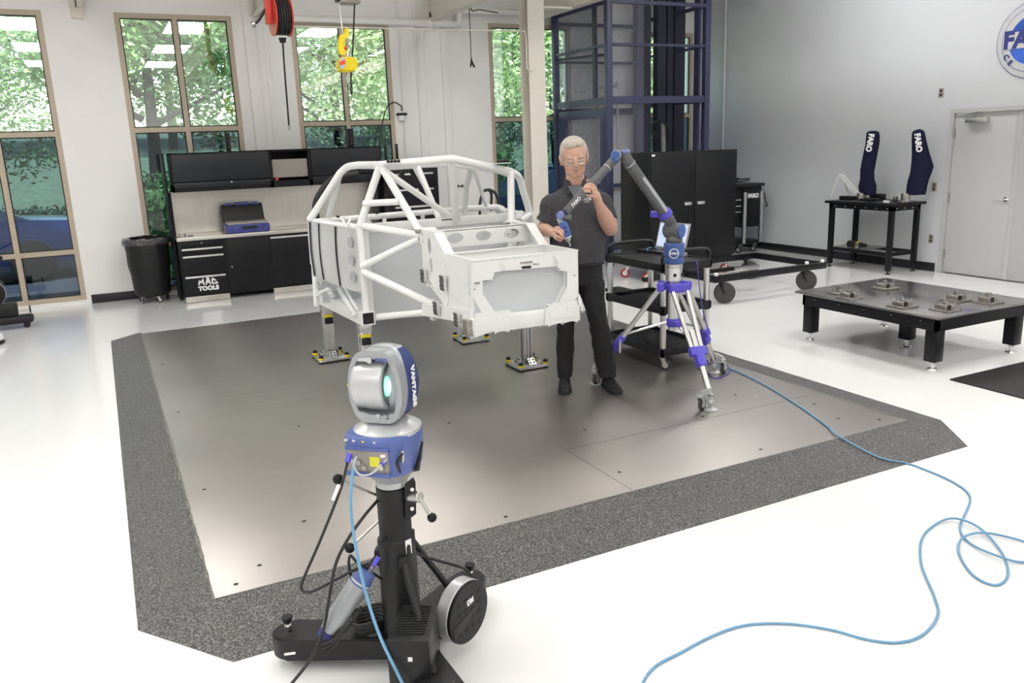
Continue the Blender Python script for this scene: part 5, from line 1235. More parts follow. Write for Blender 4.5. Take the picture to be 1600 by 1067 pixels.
# laptop
LZ = .892
h0, h1 = atz(1025, 389, LZ), atz(1070, 394, LZ); k0, k1 = atz(978, 392, LZ), atz(1024, 404, LZ)
hd = (h1 - h0); n_ = V3((-hd.y, hd.x, 0)).normalized()
if n_.dot(V3((0, 0, 0)) - h0) < 0: n_ = -n_
hd.normalize(); wL = .36
lap = thing('laptop', 'open laptop with lit screen on the utility cart', 'laptop', h0.lerp(h1, .5))
c0 = h0.lerp(h1, .5) - hd * wL / 2 
ML = frameM(V3((c0.x, c0.y, LZ)), hd, n_)
sg_ = 1 if (ML.to_3x3() @ V3((0, 0, 1))).z > 0 else -1
B().box((0, 0, 0), (wL, .24, .018 * sg_), .004, M=ML).build('base', 'black_plastic', lap)
kb = B()
for i in range(12):
    for j in range(5): kb.box((.03 + i * .0252, .03 + j * .024, .018 * sg_), (.05 + i * .0252, .049 + j * .024, .0205 * sg_), M=ML)
kb.build('keyboard', 'black_matte', lap)
MS = ML @ Matrix.Rotation(R(-104) * sg_ * -1, 4, 'X') if False else frameM(ML @ V3((0, 0, .012 * sg_)), hd, V3((0, 0, 1)) - n_ * .28)
B().box((0, 0, -.006), (wL, .235, .006), .003, M=MS).build('lid', 'grey_panel', lap)
zs_ = 1 if (MS.to_3x3() @ V3((0, 0, 1))).dot(n_) > 0 else -1
B().box((.012, .016, .0065 * zs_), (wL - .012, .222, .0075 * zs_), M=MS).build('screen', 'screen', lap)
c = atz(968, 457, .53); tag(B().box((c.x - .08, c.y - .12, .53), (c.x + .08, c.y + .12, .565), .01).build('tool_box', 'black_plastic'), 'small black box on the middle shelf of the utility cart', 'box')
c = atz(1080, 399, LZ); c.x = min(c.x, 4.25); c.y = min(c.y, 5.85); g_ = thing('gauge', 'small dark gauge with a yellow label at the right of the utility cart top', 'gauge', (c.x, c.y, LZ)); box('body', 'grey_panel', (c.x - .07, c.y - .04, LZ), (c.x + .05, c.y + .05, LZ + .035), g_, .008); box('label', 'decal_yellow', (c.x - .068, c.y - .042, LZ + .006), (c.x - .03, c.y - .040, LZ + .03), g_)
tag(B().tube(spl([atz(1012, 392, LZ + .02), atz(1012, 388, LZ + .03), atz(1022, 386, LZ + .03), atz(1030, 389, LZ + .02)], 5), .004, 6).build('usb_cable', 'cable_blue'), 'short pale cable loop behind the laptop', 'cable')
tag(B().tube(spl([V3((4.25, 5.3, .86)), lp(1089, 410, .3), lp(1092, 440, .3), lp(1097, 480, .25), lp(1107, 520, .2), lp(1100, 545, .1)], 6), .004, 6).build('violet_cable', 'cable_violet'), 'thin violet cable hanging down from the utility cart top', 'cable')

# ================================================================ tripod
TC_ = V3((3.647, 4.749, 0)); V_ = 'violet_clamp'
tp = thing('tripod', 'silver metrology tripod with violet clamps and caster feet beside the man', 'tripod', (TC_.x, TC_.y, PZ))
zt_ = lambda py: hz(py, 1052, TC_.x, TC_.y)
zy = zt_(447)
B().cyl((TC_.x, TC_.y, zt_(515)), (TC_.x, TC_.y, zt_(420)), .040, n=24).cyl((TC_.x, TC_.y, zt_(438)), (TC_.x, TC_.y, zt_(416)), .062, n=32, bev=.003).build('column', 'aluminium', tp)
B().cyl((TC_.x, TC_.y, zt_(418)), (TC_.x, TC_.y, zt_(411)), .064, n=40, bev=.003).build('lock_ring', 'steel', tp)
for a in (0, 120, 240, 60, 300): B().sph(TC_ + V3((.064 * cos(R(a)), .064 * sin(R(a)), zt_(428))), .013, 10, 8).build('knob', 'black_plastic', tp)
feet = [atz(1110, 640, PZ), atz(1116, 582, PZ), atz(931, 600, PZ)]
yk = B(); hub = B(); zh = zt_(503)
hub.cyl((TC_.x, TC_.y, zh - .03), (TC_.x, TC_.y, zh + .03), .05, n=20, bev=.004).box((TC_.x - .05, TC_.y - .09, zh - .02), (TC_.x + .02, TC_.y, zh + .02), .005)
for i, f in enumerate(feet):
    d = V3((f.x - TC_.x, f.y - TC_.y, 0)); L_ = d.length; d.normalize(); s = V3((-d.y, d.x, 0))
    top = V3((TC_.x, TC_.y, zy)) + d * .085; bot = V3((f.x, f.y, PZ + .10)); ax = (bot - top)
    lk = top + ax * .60
    yk.box(V3((-.075, -.02, -.03)), V3((.075, .03, .03)), .006, M=frameM(top, s, d)); yk.box((-.03, -.09, -.025), (.03, .0, .025), .004, M=frameM(top, s, d))
    lg_ = B()
    for sd in (-1, 1): lg_.tube([top + s * .058 * sd, lk + s * .036 * sd], .0165, 14)
    lo = lg_.build('upper_leg', 'aluminium', tp)
    for sd in (-1, 1): B().cyl(top + s * (.058 * sd - .024) , top + s * (.058 * sd + .024), .027, n=18, bev=.003).build('leg_cap', V_, lo)
    axn = ax.normalized(); cm = B(); Mc = frameM(lk, s, axn); cm.box((-.062, -.03, -.026), (.062, .035, .026), .006, M=Mc); cm.box((-.032, .03, -.030), (.032, .115, .030), .006, M=Mc)
    cm.build('clamp', V_, tp); B().tube([lk + s * .06, lk + s * .085 + V3((0, 0, -.02)), lk + s * .09 + V3((0, 0, -.09))], .007, 8).build('clamp_lever', 'steel', tp)
    B().tube([lk - axn * .16, bot], .0195, 16).build('lower_leg', 'aluminium', tp)
    B().tube([V3((TC_.x, TC_.y, zh)) + d * .04, top + ax * .55], .010, 10).build('brace', 'aluminium', tp)
    B().cyl(bot, V3((f.x, f.y, PZ + .03)), .014, n=10).sph(V3((f.x, f.y, PZ + .055)), .024, 14, 10).lathe([(0, 0), (.05, 0), (.052, .006), (.03, .016), (0, .022)], V3((f.x, f.y, PZ)), 28).build('foot', 'silver_light', tp)
    o2 = V3((f.x, f.y, 0)) + (s * -.075 if i == 0 else s * -.075 if i == 1 else s * .04) + d * (.0)
    B().poly([bot + V3((0, 0, .06)), bot + V3((0, 0, .02)), V3((o2.x, o2.y, PZ + .115)), V3((o2.x, o2.y, PZ + .14))], .02, d).build('caster_bracket', 'silver_light', tp)
    caster(tp, o2.x, o2.y, PZ, .045, 'tyre_grey', yaw=.4, w=.024, fork='silver_light', hub='silver_light')
yk.build('yoke', V_, tp); hub.build('brace_hub', V_, tp)
# ================================================================ measuring arm
ar = thing('measuring_arm', 'grey and blue portable measuring arm mounted on the tripod and held by the man', 'measuring arm', (TC_.x, TC_.y, zt_(411)))
zb = zt_(411)
B().lathe([(0, 0), (.066, 0), (.070, .006), (.070, .04), (.062, .045), (.062, .055), (.074, .06), (.074, zt_(379) - zb - .006), (.068, zt_(379) - zb), (0, zt_(379) - zb)], (TC_.x, TC_.y, zb), 40).build('base', 'blue_arm', ar)
bd = V3((0, 0, 0)) - V3((TC_.x, TC_.y, 0)); bd.normalize(); bs_ = V3((-bd.y, bd.x, 0))
bc_ = TC_ + V3((0, 0, zt_(394))) + bd * .0755
Mb = frameM(bc_, V3((bd.y, -bd.x, 0)) * -1 if (V3((bd.y, -bd.x, 0))).dot(_r) < 0 else V3((bd.y, -bd.x, 0)), (0, 0, 1))
b = B(); b.tube([Mb @ V3((.033 * cos(2 * pi * k / 28), .033 * sin(2 * pi * k / 28), 0)) for k in range(28)], .003, 6, closed=True); b.build('emblem_ring', 'decal_white', ar)
text('lettering', 'FARO', .022, 'decal_white', ar, Mb, .001)
j0 = lp(1052, 360, -.107)
B().lathe([(0, 0), (.055, 0), (.062, .02), (.05, .05), (.035, .06), (0, .06)], (TC_.x, TC_.y, zt_(379)), 32).build('turret', 'arm_grey', ar)
def cap(c, ax_, r, l, m, name, rim=.006): B().cyl(c - ax_ * l / 2, c + ax_ * l / 2, r, n=32, bev=rim).build(name, m, ar)
hor = _px.copy()
axj = (hor * .75 - _py * .66).normalized()
cap(j0, axj, .056, .13, 'arm_grey', 'shoulder_joint', .012); cap(j0 + axj * .068, axj, .052, .012, 'blue_arm', 'joint_cover', .004)
B().tube([V3((TC_.x, TC_.y, zt_(379) + .03)), j0], [.05, .046], 20).build('neck', 'arm_grey', ar)
e0 = lp(1050, 350, -.10); e1 = lp(977, 246, -.25)
B().tube([e0, e0.lerp(e1, .06), e0.lerp(e1, .16), e0.lerp(e1, .17), e0.lerp(e1, .94), e1], [.036, .040, .044, .0385, .0385, .040], 24).build('lower_tube', 'arm_grey', ar)
fw = -_py
q0, q1 = e0.lerp(e1, .17), e0.lerp(e1, .70); aa = (e1 - e0).normalized(); sd = (fw + hor * .75).normalized(); sd = (sd - aa * sd.dot(aa)).normalized(); sw = aa.cross(sd)
b = B(); b.poly([q0 + sd * .036 + sw * .012, q0 + sd * .036 - sw * .012, q1 + sd * .036 - sw * .012, q1 + sd * .036 + sw * .012], .005, sd); b.build('light_strip', 'arm_light', ar)
b = B(); r0, r1 = e0.lerp(e1, .90), e0.lerp(e1, .905); b.tube([r0, r1], .0402, 24); b.build('seam_ring', 'decal_white', ar)
cm = e0.lerp(e1, .16); b = B(); b.tube([cm - aa * .02, cm + aa * .02], .052, 24); b.box((-.05, -.02, -.02), (.0, .02, .02), .005, M=frameM(cm - sw * 0 + (-hor) * .05, hor, aa)); b.tube([cm - hor * .045, cm - hor * .085 + V3((0, 0, -.005))], .014, 10); b.build('arm_clamp', 'violet_clamp', ar)
j1 = lp(968, 242, -.26)
b = B(); b.tube(spl([e1 - aa * .01, lp(974, 238, -.25), j1 + hor * .01], 5), [.040 - .0002 * i for i in range(11)], 24); b.build('elbow', 'arm_grey', ar)
b = B(); b.sph(lp(974, 237, -.25), (.045, .045, .026), 20, 12); b.build('elbow_cap', 'lilac_blue', ar)
ax1 = (fw - hor * .25).normalized()
cap(j1 - hor * .02, ax1, .034, .11, 'arm_light', 'elbow_joint', .008); cap(j1 - hor * .02 + ax1 * .058, ax1, .030, .008, 'blue_arm', 'joint_cover', .003)
g0 = lp(962, 247, -.27); g1 = lp(884, 332, -.42); ga = (g1 - g0).normalized()
B().tube([g0, g0.lerp(g1, .03), g0.lerp(g1, .96), g1], [.026, .0305, .0305, .028], 24).build('upper_tube', 'arm_grey', ar)
B().tube([g0 - ga * .01, g0 + ga * .035], .0325, 24).build('tube_collar', 'blue_arm', ar)
r0 = g0.lerp(g1, .17); B().tube([r0, r0 + ga * .003], .0315, 24).build('seam_ring', 'decal_white', ar)
gf = (fw - ga * fw.dot(ga)).normalized(); tx_ = -ga
MT_ = frameM(g0.lerp(g1, .82) + gf * .0312, tx_, tx_.cross(gf) * -1)
if MT_.to_3x3().col[2].dot(gf) < 0: MT_ = frameM(g0.lerp(g1, .82) + gf * .0312, tx_, tx_.cross(gf))
text('lettering', 'FARO', .032, 'decal_white', ar, MT_, .0010, .15, .0015)
w0 = lp(877, 336, -.42); cap(w0 + hor * .0, (fw + hor * -.35).normalized(), .028, .06, 'lilac_blue', 'wrist_joint', .008)
cap(lp(887, 340, -.42), hor, .026, .05, 'arm_grey', 'wrist_barrel', .006)
B().tube(spl([w0, lp(875, 343, -.42), lp(878, 349, -.42)], 4), .020, 14).build('wrist_link', 'arm_light', ar)
p0, p1 = lp(879, 346, -.425), lp(887, 371, -.43); pd = (p1 - p0).normalized()
B().tube([p0, p0 + pd * .012, p0.lerp(p1, .5), p1 - pd * .01, p1], [.022, .030, .031, .030, .024], 22).build('probe_handle', 'blue_arm', ar)
B().tube([p1 - pd * .006, p1 + pd * .002], .0285, 22).build('light_ring', 'decal_white', ar)
B().tube([p1, p1 + pd * .012, p1 + pd * .03, p1 + pd * .034], [.018, .020, .013, .007], 18).build('probe_nose', 'steel', ar)
B().tube([p1 + pd * .03, p1 + pd * .055], .004, 8).sph(p1 + pd * .057, .006, 10, 8).build('probe_tip', 'chrome', ar)
B().sph(p0.lerp(p1, .35) + fw * .029, .006, 8, 6).sph(p0.lerp(p1, .62) + fw * .03, .006, 8, 6).build('button', 'black_plastic', ar)

# ================================================================ the man
man = thing('person', 'grey-haired man in glasses, charcoal polo and black trousers holding the measuring arm', 'person', PO, PTH)
FR[man] = (Matrix.Translation(PO) @ Matrix.Rotation(PTH, 4, 'Z')).inverted()
I4 = Matrix.Identity(4)
def loc(p): return FR[man] @ p
def W(x, y, z): return FR[man].inverted() @ V3((x, y, z))          # man's own frame -> room
def remesh(o, vox, it=4, fac=.5):
    m = o.modifiers.new('skin', 'REMESH'); m.mode = 'VOXEL'; m.voxel_size = vox; m.use_smooth_shade = True
    if it: s_ = o.modifiers.new('smooth', 'SMOOTH'); s_.iterations = it; s_.factor = fac
    return o
def rings(b, rows, n=24):
    """rows of (x, y, z, rx, ry) in the man's frame"""
    rr_ = []
    for x, y, z, rx, ry in rows: rr_.append([W(x + rx * cos(2 * pi * k / n), y + ry * sin(2 * pi * k / n), z) for k in range(n)])
    vs = b.grid(rr_, True); b.bm.faces.new(vs[0][::-1]); b.bm.faces.new(vs[-1]); return b
def head_pt(px, py, y): return lp(px, py, y)
HC = loc(lp(897, 250, -.06)); hx, hy_, hz_ = HC
body = B()
Rh = Matrix.Rotation(PTH, 3, 'Z') @ Matrix.Rotation(R(-4), 3, 'Y') @ Matrix.Rotation(R(12), 3, 'X')
Hc = W(hx, hy_, hz_ + .025)
def hp(x, y, z): return Hc + Rh @ V3((x, y, z))                     # head frame: -y is the face
def hs(x, y, z, rx, ry, rz_, u=16, v=12): body.sph(hp(x, y, z), (rx, ry, rz_), u, v, M=Rh)
hs(0, .010, .030, .093, .112, .098, 24, 16)                          # cranium
hs(0, -.010, -.035, .080, .095, .085, 24, 16)                         # face mass
hs(0, -.036, -.088, .056, .062, .052, 20, 14)                         # jaw
hs(0, -.078, -.112, .032, .026, .024)                                 # chin
for s in (-1, 1):
    hs(s * .044, -.064, -.036, .028, .030, .032); hs(s * .050, -.018, -.080, .022, .050, .046); hs(s * .034, -.088, .014, .028, .016, .012)
    hs(s * .093, .010, -.024, .012, .022, .038); hs(s * .100, .016, -.002, .010, .017, .020)   # ears
    hs(s * .035, -.090, -.010, .019, .014, .012)
hs(0, -.103, -.012, .012, .016, .030); hs(0, -.116, -.034, .014, .018, .015); hs(0, -.122, -.042, .013, .012, .010)
for s in (-1, 1): hs(s * .013, -.108, -.044, .009, .012, .008)
hs(0, -.098, -.070, .026, .014, .006); hs(0, -.096, -.079, .022, .014, .006); hs(0, -.092, -.090, .020, .014, .008)
# neck
nb = W(0, .0, 1.44)
body.tube([hp(0, .03, -.06), hp(0, .035, -.13), W(-.003, .025, 1.42), W(0, .02, 1.36)], [.064, .066, .072, .10], 20)
rings(body, [(0, .01, 1.40, .13, .08), (0, .0, 1.30, .16, .10), (0, -.01, 1.10, .165, .12), (.01, 0, .96, .155, .115), (.01, 0, .86, .15, .11)])
# legs inside the trousers
LR = [(.075, .0, .88, .080, .085), (.085, -.02, .72, .075, .078), (.136, -.07, .50, .050, .052), (.165, -.06, .35, .050, .052), (.195, -.04, .12, .034, .036), (.20, -.03, .06, .028, .034)]
LL_ = [(-.065, .0, .88, .080, .085), (-.075, .0, .72, .070, .075), (-.095, -.01, .48, .048, .052), (-.104, .0, .33, .048, .052), (-.112, .02, .12, .032, .036), (-.115, .02, .06, .028, .034)]
rings(body, LR, 16); rings(body, LL_, 16)
# right arm (left in the picture), forearm coming forward, hand on the probe
shA = W(-.165, .02, 1.385); elA = lp(849, 358, .02); wrA = lp(864, 364, -.30)
body.tube(spl([shA, shA.lerp(elA, .5), elA], 4), [.058, .057, .055, .053, .052, .050, .048, .047, .046], 16)
body.tube([elA + V3((0, 0, -.0)), elA.lerp(wrA, .25), elA.lerp(wrA, .55), elA.lerp(wrA, .85), wrA], [.044, .048, .043, .032, .028], 16); body.sph(elA, .046)
hA = lp(870, 365, -.355); body.sph(hA, (.030, .045, .036), 16, 12, M=Matrix.Rotation(PTH, 3, 'Z')); body.tube([wrA, hA], [.028, .030], 14)
for pts, r in (([(867, 356, -.36), (873, 355.5, -.41), (879, 360, -.45), (883, 366, -.44)], .0105), ([(865.5, 360.5, -.37), (871, 361.5, -.42), (877, 366.5, -.455), (882, 371, -.44)], .0108), ([(865, 365.5, -.37), (869.5, 368, -.415), (875, 371.5, -.445), (879.5, 374, -.43)], .0102), ([(865.5, 370, -.36), (869, 373, -.40), (873.5, 375.5, -.425), (877, 376.5, -.41)], .0092), ([(872, 359, -.34), (879, 353, -.37), (885, 352, -.39)], .0115)):
    P_ = spl([lp(*p) for p in pts], 4); body.tube(P_, [r * (1 - .18 * i / len(P_)) for i in range(len(P_))], 12); body.sph(P_[-1], r * .84, 10, 8)
# left arm (right in the picture), forearm raised, hand wrapped over the tube
shB = W(.185, .02, 1.375); elB = lp(954, 357, -.06); wrB = lp(936, 319, -.285)
body.tube(spl([shB, shB.lerp(elB, .5) + V3((.01, 0, 0)), elB], 4), [.058, .057, .056, .055, .054, .054, .054, .054, .054], 16); body.sph(elB, .054)
body.tube([elB, elB.lerp(wrB, .22), elB.lerp(wrB, .5), elB.lerp(wrB, .82), wrB], [.053, .059, .054, .038, .031], 18)
hB = lp(930, 303, -.335); body.sph(hB, (.026, .036, .046), 16, 12, M=Matrix.Rotation(PTH, 3, 'Z') @ Matrix.Rotation(R(-18), 3, 'Y')); body.tube([wrB, hB], [.031, .032], 14)
for pts, r in (([(930, 292.5, -.350), (924, 287.5, -.385), (917.5, 288, -.385), (914, 290.5, -.37)], .0105), ([(930, 297.5, -.36), (923, 293.5, -.397), (916, 293.0, -.395), (911.5, 295.5, -.378)], .0108), ([(930, 303.5, -.36), (923, 300, -.397), (916, 299, -.395), (910.5, 301, -.378)], .0105), ([(930.5, 309, -.355), (924, 306.5, -.385), (917, 304.8, -.388), (911.5, 305.8, -.375)], .0095), ([(932, 296, -.32), (925, 284, -.30), (917, 282, -.31)], .0118)):
    P_ = spl([lp(*p) for p in pts], 4); body.tube(P_, [r * (1 - .18 * i / len(P_)) for i in range(len(P_))], 12); body.sph(P_[-1], r * .84, 10, 8)
bo = body.build('body', 'skin', man); remesh(bo, .0050, 5)
# hair
hb = B()
def hh(x, y, z, rx, ry, rz_): hb.sph(hp(x, y, z), (rx, ry, rz_), 24, 16, M=Rh)
hh(0, .026, .044, .098, .108, .094); hh(0, .060, -.01, .088, .068, .085); hh(0, -.046, .096, .072, .046, .028); hh(-.02, -.068, .088, .046, .026, .018)
for s in (-1, 1): hh(s * .086, .002, .022, .014, .042, .046); hh(s * .082, .045, -.02, .016, .045, .05)
ho_ = hb.build('hair', 'hair', man); remesh(ho_, .006, 3)
# eyes, brows, lips, glasses
for s in (-1, 1):
    e = B(); e.sph(hp(s * .035, -.0925, -.012), (.0125, .012, .0055), 14, 10, M=Rh).build('eye', 'white_plastic', man)
    B().sph(hp(s * .035, -.1015, -.0145), (.0055, .004, .0035), 10, 8, M=Rh).build('iris', 'arm_grey', e) if False else B().sph(hp(s * .034, -.1020, -.0145), (.0055, .004, .0035), 10, 8, M=Rh).build('iris', 'arm_grey', man)
    B().tube(spl([hp(s * .016, -.106, .012), hp(s * .034, -.1085, .018), hp(s * .054, -.097, .011)], 5), .0035, 8).build('eyebrow', 'hair', man)
mat('lip', (.42, .20, .17), .5); B().tube(spl([hp(-.023, -.103, -.0745), hp(-.010, -.1125, -.0725), hp(0, -.1135, -.0735), hp(.010, -.1125, -.0725), hp(.023, -.103, -.0745)], 4), .0022, 6).build('mouth_line', 'lip', man)
gl = B(); lenses = []
for s in (-1, 1):
    pts = [hp(s * .035 + .023 * cos(a) * 1.0, -.122 + .012 * abs(cos(a)) * (1 if s * cos(a) > 0 else .2), -.016 + .0155 * sin(a)) for a in [2 * pi * k / 24 for k in range(24)]]
    gl.tube(pts, .0012, 6, closed=True); lenses.append(pts)
    gl.tube([hp(s * .058, -.112, -.010), hp(s * .094, -.09, -.006), hp(s * .104, .01, -.004)], .0014, 6)
gl.tube(spl([hp(-.012, -.121, -.012), hp(0, -.126, -.008), hp(.012, -.121, -.012)], 4), .0014, 6)
go = gl.build('glasses_frame', 'steel', man)
for pts in lenses: b = B(); b.bm.faces.new([b.bm.verts.new(p) for p in pts]); b.build('lens', 'spectacle', go)
# polo shirt
sb = B()
rings(sb, [(-.002, .03, 1.525, .074, .066), (-.002, .03, 1.50, .090, .074), (-.002, .025, 1.47, .140, .088), (.0, .015, 1.435, .188, .100), (.0, .01, 1.395, .202, .110), (.003, .0, 1.34, .205, .128), (.003, -.01, 1.26, .200, .140), (.003, -.02, 1.16, .196, .152), (.005, -.02, 1.06, .194, .155), (.008, -.012, .985, .190, .147), (.008, -.01, .958, .190, .145)], 32)
sb.tube(spl([W(-.13, .02, 1.405), W(-.192, .02, 1.375), shA.lerp(elA, .45) + V3((0, 0, .0)), elA.lerp(shA, .12) + V3((0, 0, .02))], 4), [.064, .067, .070, .070, .070, .070, .070, .070, .070, .070, .070, .071, .072], 20)
sb.tube(spl([W(.13, .02, 1.405), W(.19, .015, 1.375), shB.lerp(elB, .5), elB.lerp(shB, .30)], 4), [.064, .067, .070, .071, .071, .071, .071, .071, .072, .072, .072, .073, .074], 20)
for px, py, v, rx in ((880, 385, -.14, .05), (915, 360, -.13, .05)): sb.sph(lp(px, py, v + .03), (rx, .03, .07), 12, 8, M=Matrix.Rotation(PTH, 3, 'Z'))
so = sb.build('polo_shirt', 'polo_charcoal', man); remesh(so, .007, 5)
tx = so.modifiers.new('folds', 'DISPLACE'); dt = bpy.data.textures.new('folds', 'CLOUDS'); dt.noise_scale = .09; tx.texture = dt; tx.strength = .018; tx.mid_level = .5; tx.texture_coords = 'LOCAL'
# collar, undershirt, placket
cbm = B()
def cw_(t, r, z): return W(-.003 + r * cos(R(t)), .028 + r * .95 * sin(R(t)), z + .016 * sin(R(t)))
rows_ = [[cw_(t, .074, 1.56), cw_(t, .080, 1.565), cw_(t, .094, 1.505), cw_(t, .088, 1.50)] for t in range(-58, 239, 12)]
vs_ = cbm.grid(rows_, True)
for s in (-1, 1): cbm.poly([cw_(-90 + s * 34, .082, 1.562), cw_(-90 + s * 62, .086, 1.556), cw_(-90 + s * 60, .118, 1.485), cw_(-90 + s * 26, .128, 1.462), cw_(-90 + s * 16, .105, 1.505)], .006)
cbm.build('collar', 'polo_charcoal', so)
b = B(); b.poly([lp(887, 291, -.070), lp(899, 289, -.075), lp(911, 291, -.070), lp(905, 310, -.125), lp(899, 312, -.128)], .012, -fw); b.build('undershirt', 'tee_grey', man)
MM = frameM(lp(916.5, 311, -.1515), _px, (0, 0, 1)); text('lettering', 'ATA', .030, 'decal_white', so, frameM(lp(917.5, 311, -.156), _px, V3((0, 0, 1)) + _px * .3), .0015, .2, .001)
text('lettering', 'RACING', .0085, 'decal_white', so, frameM(lp(917, 315.5, -.158), _px, (0, 0, 1)), .0004, 0, .001, 1.3)
b = B(); c_ = lp(924.8, 299.6, -.3955); c2 = lp(923.3, 299.9, -.3965); b.tube([c_, c2], .0128, 16); b.build('ring', 'black_matte', man)
# trousers
tb = B()
rings(tb, [(.008, 0, .985, .172, .128), (.006, 0, .93, .176, .132), (.006, 0, .86, .180, .132), (.006, 0, .79, .172, .122)], 28)
rings(tb, [(.085, .0, .86, .095, .115), (.098, -.02, .76, .096, .105), (.118, -.05, .62, .082, .088), (.142, -.07, .50, .072, .076), (.160, -.065, .38, .072, .074), (.182, -.05, .24, .074, .076), (.198, -.045, .15, .070, .075), (.204, -.05, .085, .064, .078)], 24)
rings(tb, [(-.075, .0, .86, .092, .112), (-.082, .0, .74, .086, .100), (-.090, -.01, .60, .074, .085), (-.098, -.01, .48, .066, .074), (-.103, .0, .36, .066, .072), (-.110, .01, .22, .064, .070), (-.113, .01, .14, .060, .07), (-.113, .0, .078, .055, .075)], 24)
to = tb.build('trousers', 'trouser_black', man); remesh(to, .0075, 4)
tx = to.modifiers.new('folds', 'DISPLACE'); tx.texture = dt; tx.strength = .022; tx.mid_level = .5; tx.texture_coords = 'LOCAL'
be = B(); rws = []
for z in (.935, .938, .965, .968): rws.append([W(.008 + (.186 if z in (.938, .965) else .182) * cos(2 * pi * k / 36), (.142 if z in (.938, .965) else .138) * sin(2 * pi * k / 36), z) for k in range(36)])
be.grid(rws, True); be.build('belt', 'black_matte', man)
# shoes
def shoe(hx_, hy, tx__, ty, tilt=0.0):
    b = B(); hl = V3((hx_, hy, 0)); to_ = V3((tx__, ty, 0)); d = (to_ - hl).normalized(); s = V3((-d.y, d.x, 0)); L_ = (to_ - hl).length
    prof = [(0, .028, .045), (.12, .042, .105), (.3, .045, .12), (.48, .045, .085), (.7, .050, .055), (.88, .044, .044), (1.0, .020, .028)]
    rr_ = []
    for u, w_, h_ in prof:
        c = hl + d * L_ * u; lift = tilt * max(0, .5 - u)
        rr_.append([W(*(c + s * w_ * cos(a) * (1 if sin(a) > -.3 else .92) + V3((0, 0, max(.012, .022 + (h_ - .022) * max(0, sin(a)) + .012 * min(0, sin(a))) + lift)))) for a in [2 * pi * k / 20 for k in range(20)]])
    vs = b.grid(rr_, True); b.bm.faces.new(vs[0][::-1]); b.bm.faces.new(vs[-1]); o = b.build('shoe', 'shoe_black', man, 50)
    b = B(); oc = [hl + d * L_ * u + s * w_ * 1.06 * sg for sg in (1, -1) for u, w_, h_ in (prof if sg == 1 else prof[::-1])]
    b.poly([W(p.x, p.y, .001 + tilt * max(0, .5 - ((p - hl).dot(d) / L_)) ) for p in oc], .016, (0, 0, 1)); b.build('sole', 'black_matte', o, 40)
shoe(.195, .03, .262, -.265); shoe(-.113, .07, -.128, -.225)
# ================================================================ laser tracker on its rolling stand (foreground)
TK = V3((.783, 2.607, 0)); tv = V3((TK.x, TK.y, 0)).normalized(); tr = V3((tv.y, -tv.x, 0))
def tq(px, py, off=0.0):
    """room point of a pixel on the upright plane off metres in front of the tracker's axis"""
    d = ray(px, py); o = V3((0, 0, H)); t = (TK.dot(tv) - off) / d.dot(tv); return o + d * t
def tz(py, px=618): return tq(px, py).z
ts = thing('tracker_stand', 'black rolling column stand carrying the laser tracker in the foreground', 'stand', TK)
cx, cy = TK.x, TK.y
angs = (151, 31, 271)
for a in angs:
    d = V3((cos(R(a)), sin(R(a)), 0)); s = V3((-d.y, d.x, 0)); w_ = .068; L_ = .42
    pts = [TK + s * w_ + V3((0, 0, .05)) + d * .02]; pts = [TK + d * .03 - s * w_, ] + [TK + d * L_ - s * w_ * cos(t) + d * w_ * sin(t) for t in [pi * k / 14 for k in range(15)]] + [TK + d * .03 + s * w_]
    b = B(); b.poly([p + V3((0, 0, .045)) for p in pts], .085, (0, 0, 1)); bmesh.ops.bevel(b.bm, geom=[e for e in b.bm.edges if abs(e.verts[0].co.z - e.verts[1].co.z) < 1e-5], offset=.006, segments=2, affect='EDGES')
    lg_ = b.build('base_leg', 'black_plastic', ts)
    e = TK + d * (L_ - .05)
    caster(ts, (TK + d * (L_ - .12)).x, (TK + d * (L_ - .12)).y, 0, .024, 'black_matte', yaw=a, w=.024, fork='black_matte')
    e = TK + d * (L_ + .01); B().cyl((e.x, e.y, .02), (e.x, e.y, .165), .009, n=12).cyl((e.x, e.y, .004), (e.x, e.y, .02), .018, n=16).cyl((e.x, e.y, .132), (e.x, e.y, .150), .015, n=6).build('levelling_screw', 'chrome', lg_)
    B().cyl((e.x, e.y, .160), (e.x, e.y, .178), .012, .020, n=18).cyl((e.x, e.y, .178), (e.x, e.y, .186), .020, n=18).build('levelling_knob', 'black_plastic', lg_)
    e = TK + d * .27; B().box((-.03, -.016, 0), (.03, .016, .006), .002, M=frameM(V3((e.x, e.y, .13)), d, s)).build('brace_foot', 'black_plastic', lg_)
z1, z2, z3 = tz(757), tz(838), .12
B().lathe([(0, z3), (.070, z3), (.068, z2 - .02), (.067, z2 - .004), (.061, z2 + .004), (.058, z2 + .01), (.058, z1), (0, z1)], (cx, cy, 0), 40).build('column', 'black_plastic', ts)
B().lathe([(0, z1), (.050, z1), (.056, z1 + .004), (.056, z1 + .024), (.05, z1 + .03), (0, z1 + .03)], (cx, cy, 0), 36).build('top_collar', 'silver_light', ts)
for a, px, py in ((151, 592, 870), (31, 645, 845), (271, 635, 862)):
    d = V3((cos(R(a)), sin(R(a)), 0)); top = TK + d * .068 + V3((0, 0, tz(868 if a != 31 else 850))); bot = TK + d * .30 + V3((0, 0, .13))
    B().tube([top, bot], .013, 14).build('brace', 'black_plastic', ts)
    B().box((-.022, -.006, -.03), (.022, .012, .03), .004, M=frameM(top, V3((-d.y, d.x, 0)), d)).build('brace_bracket', 'black_plastic', ts)
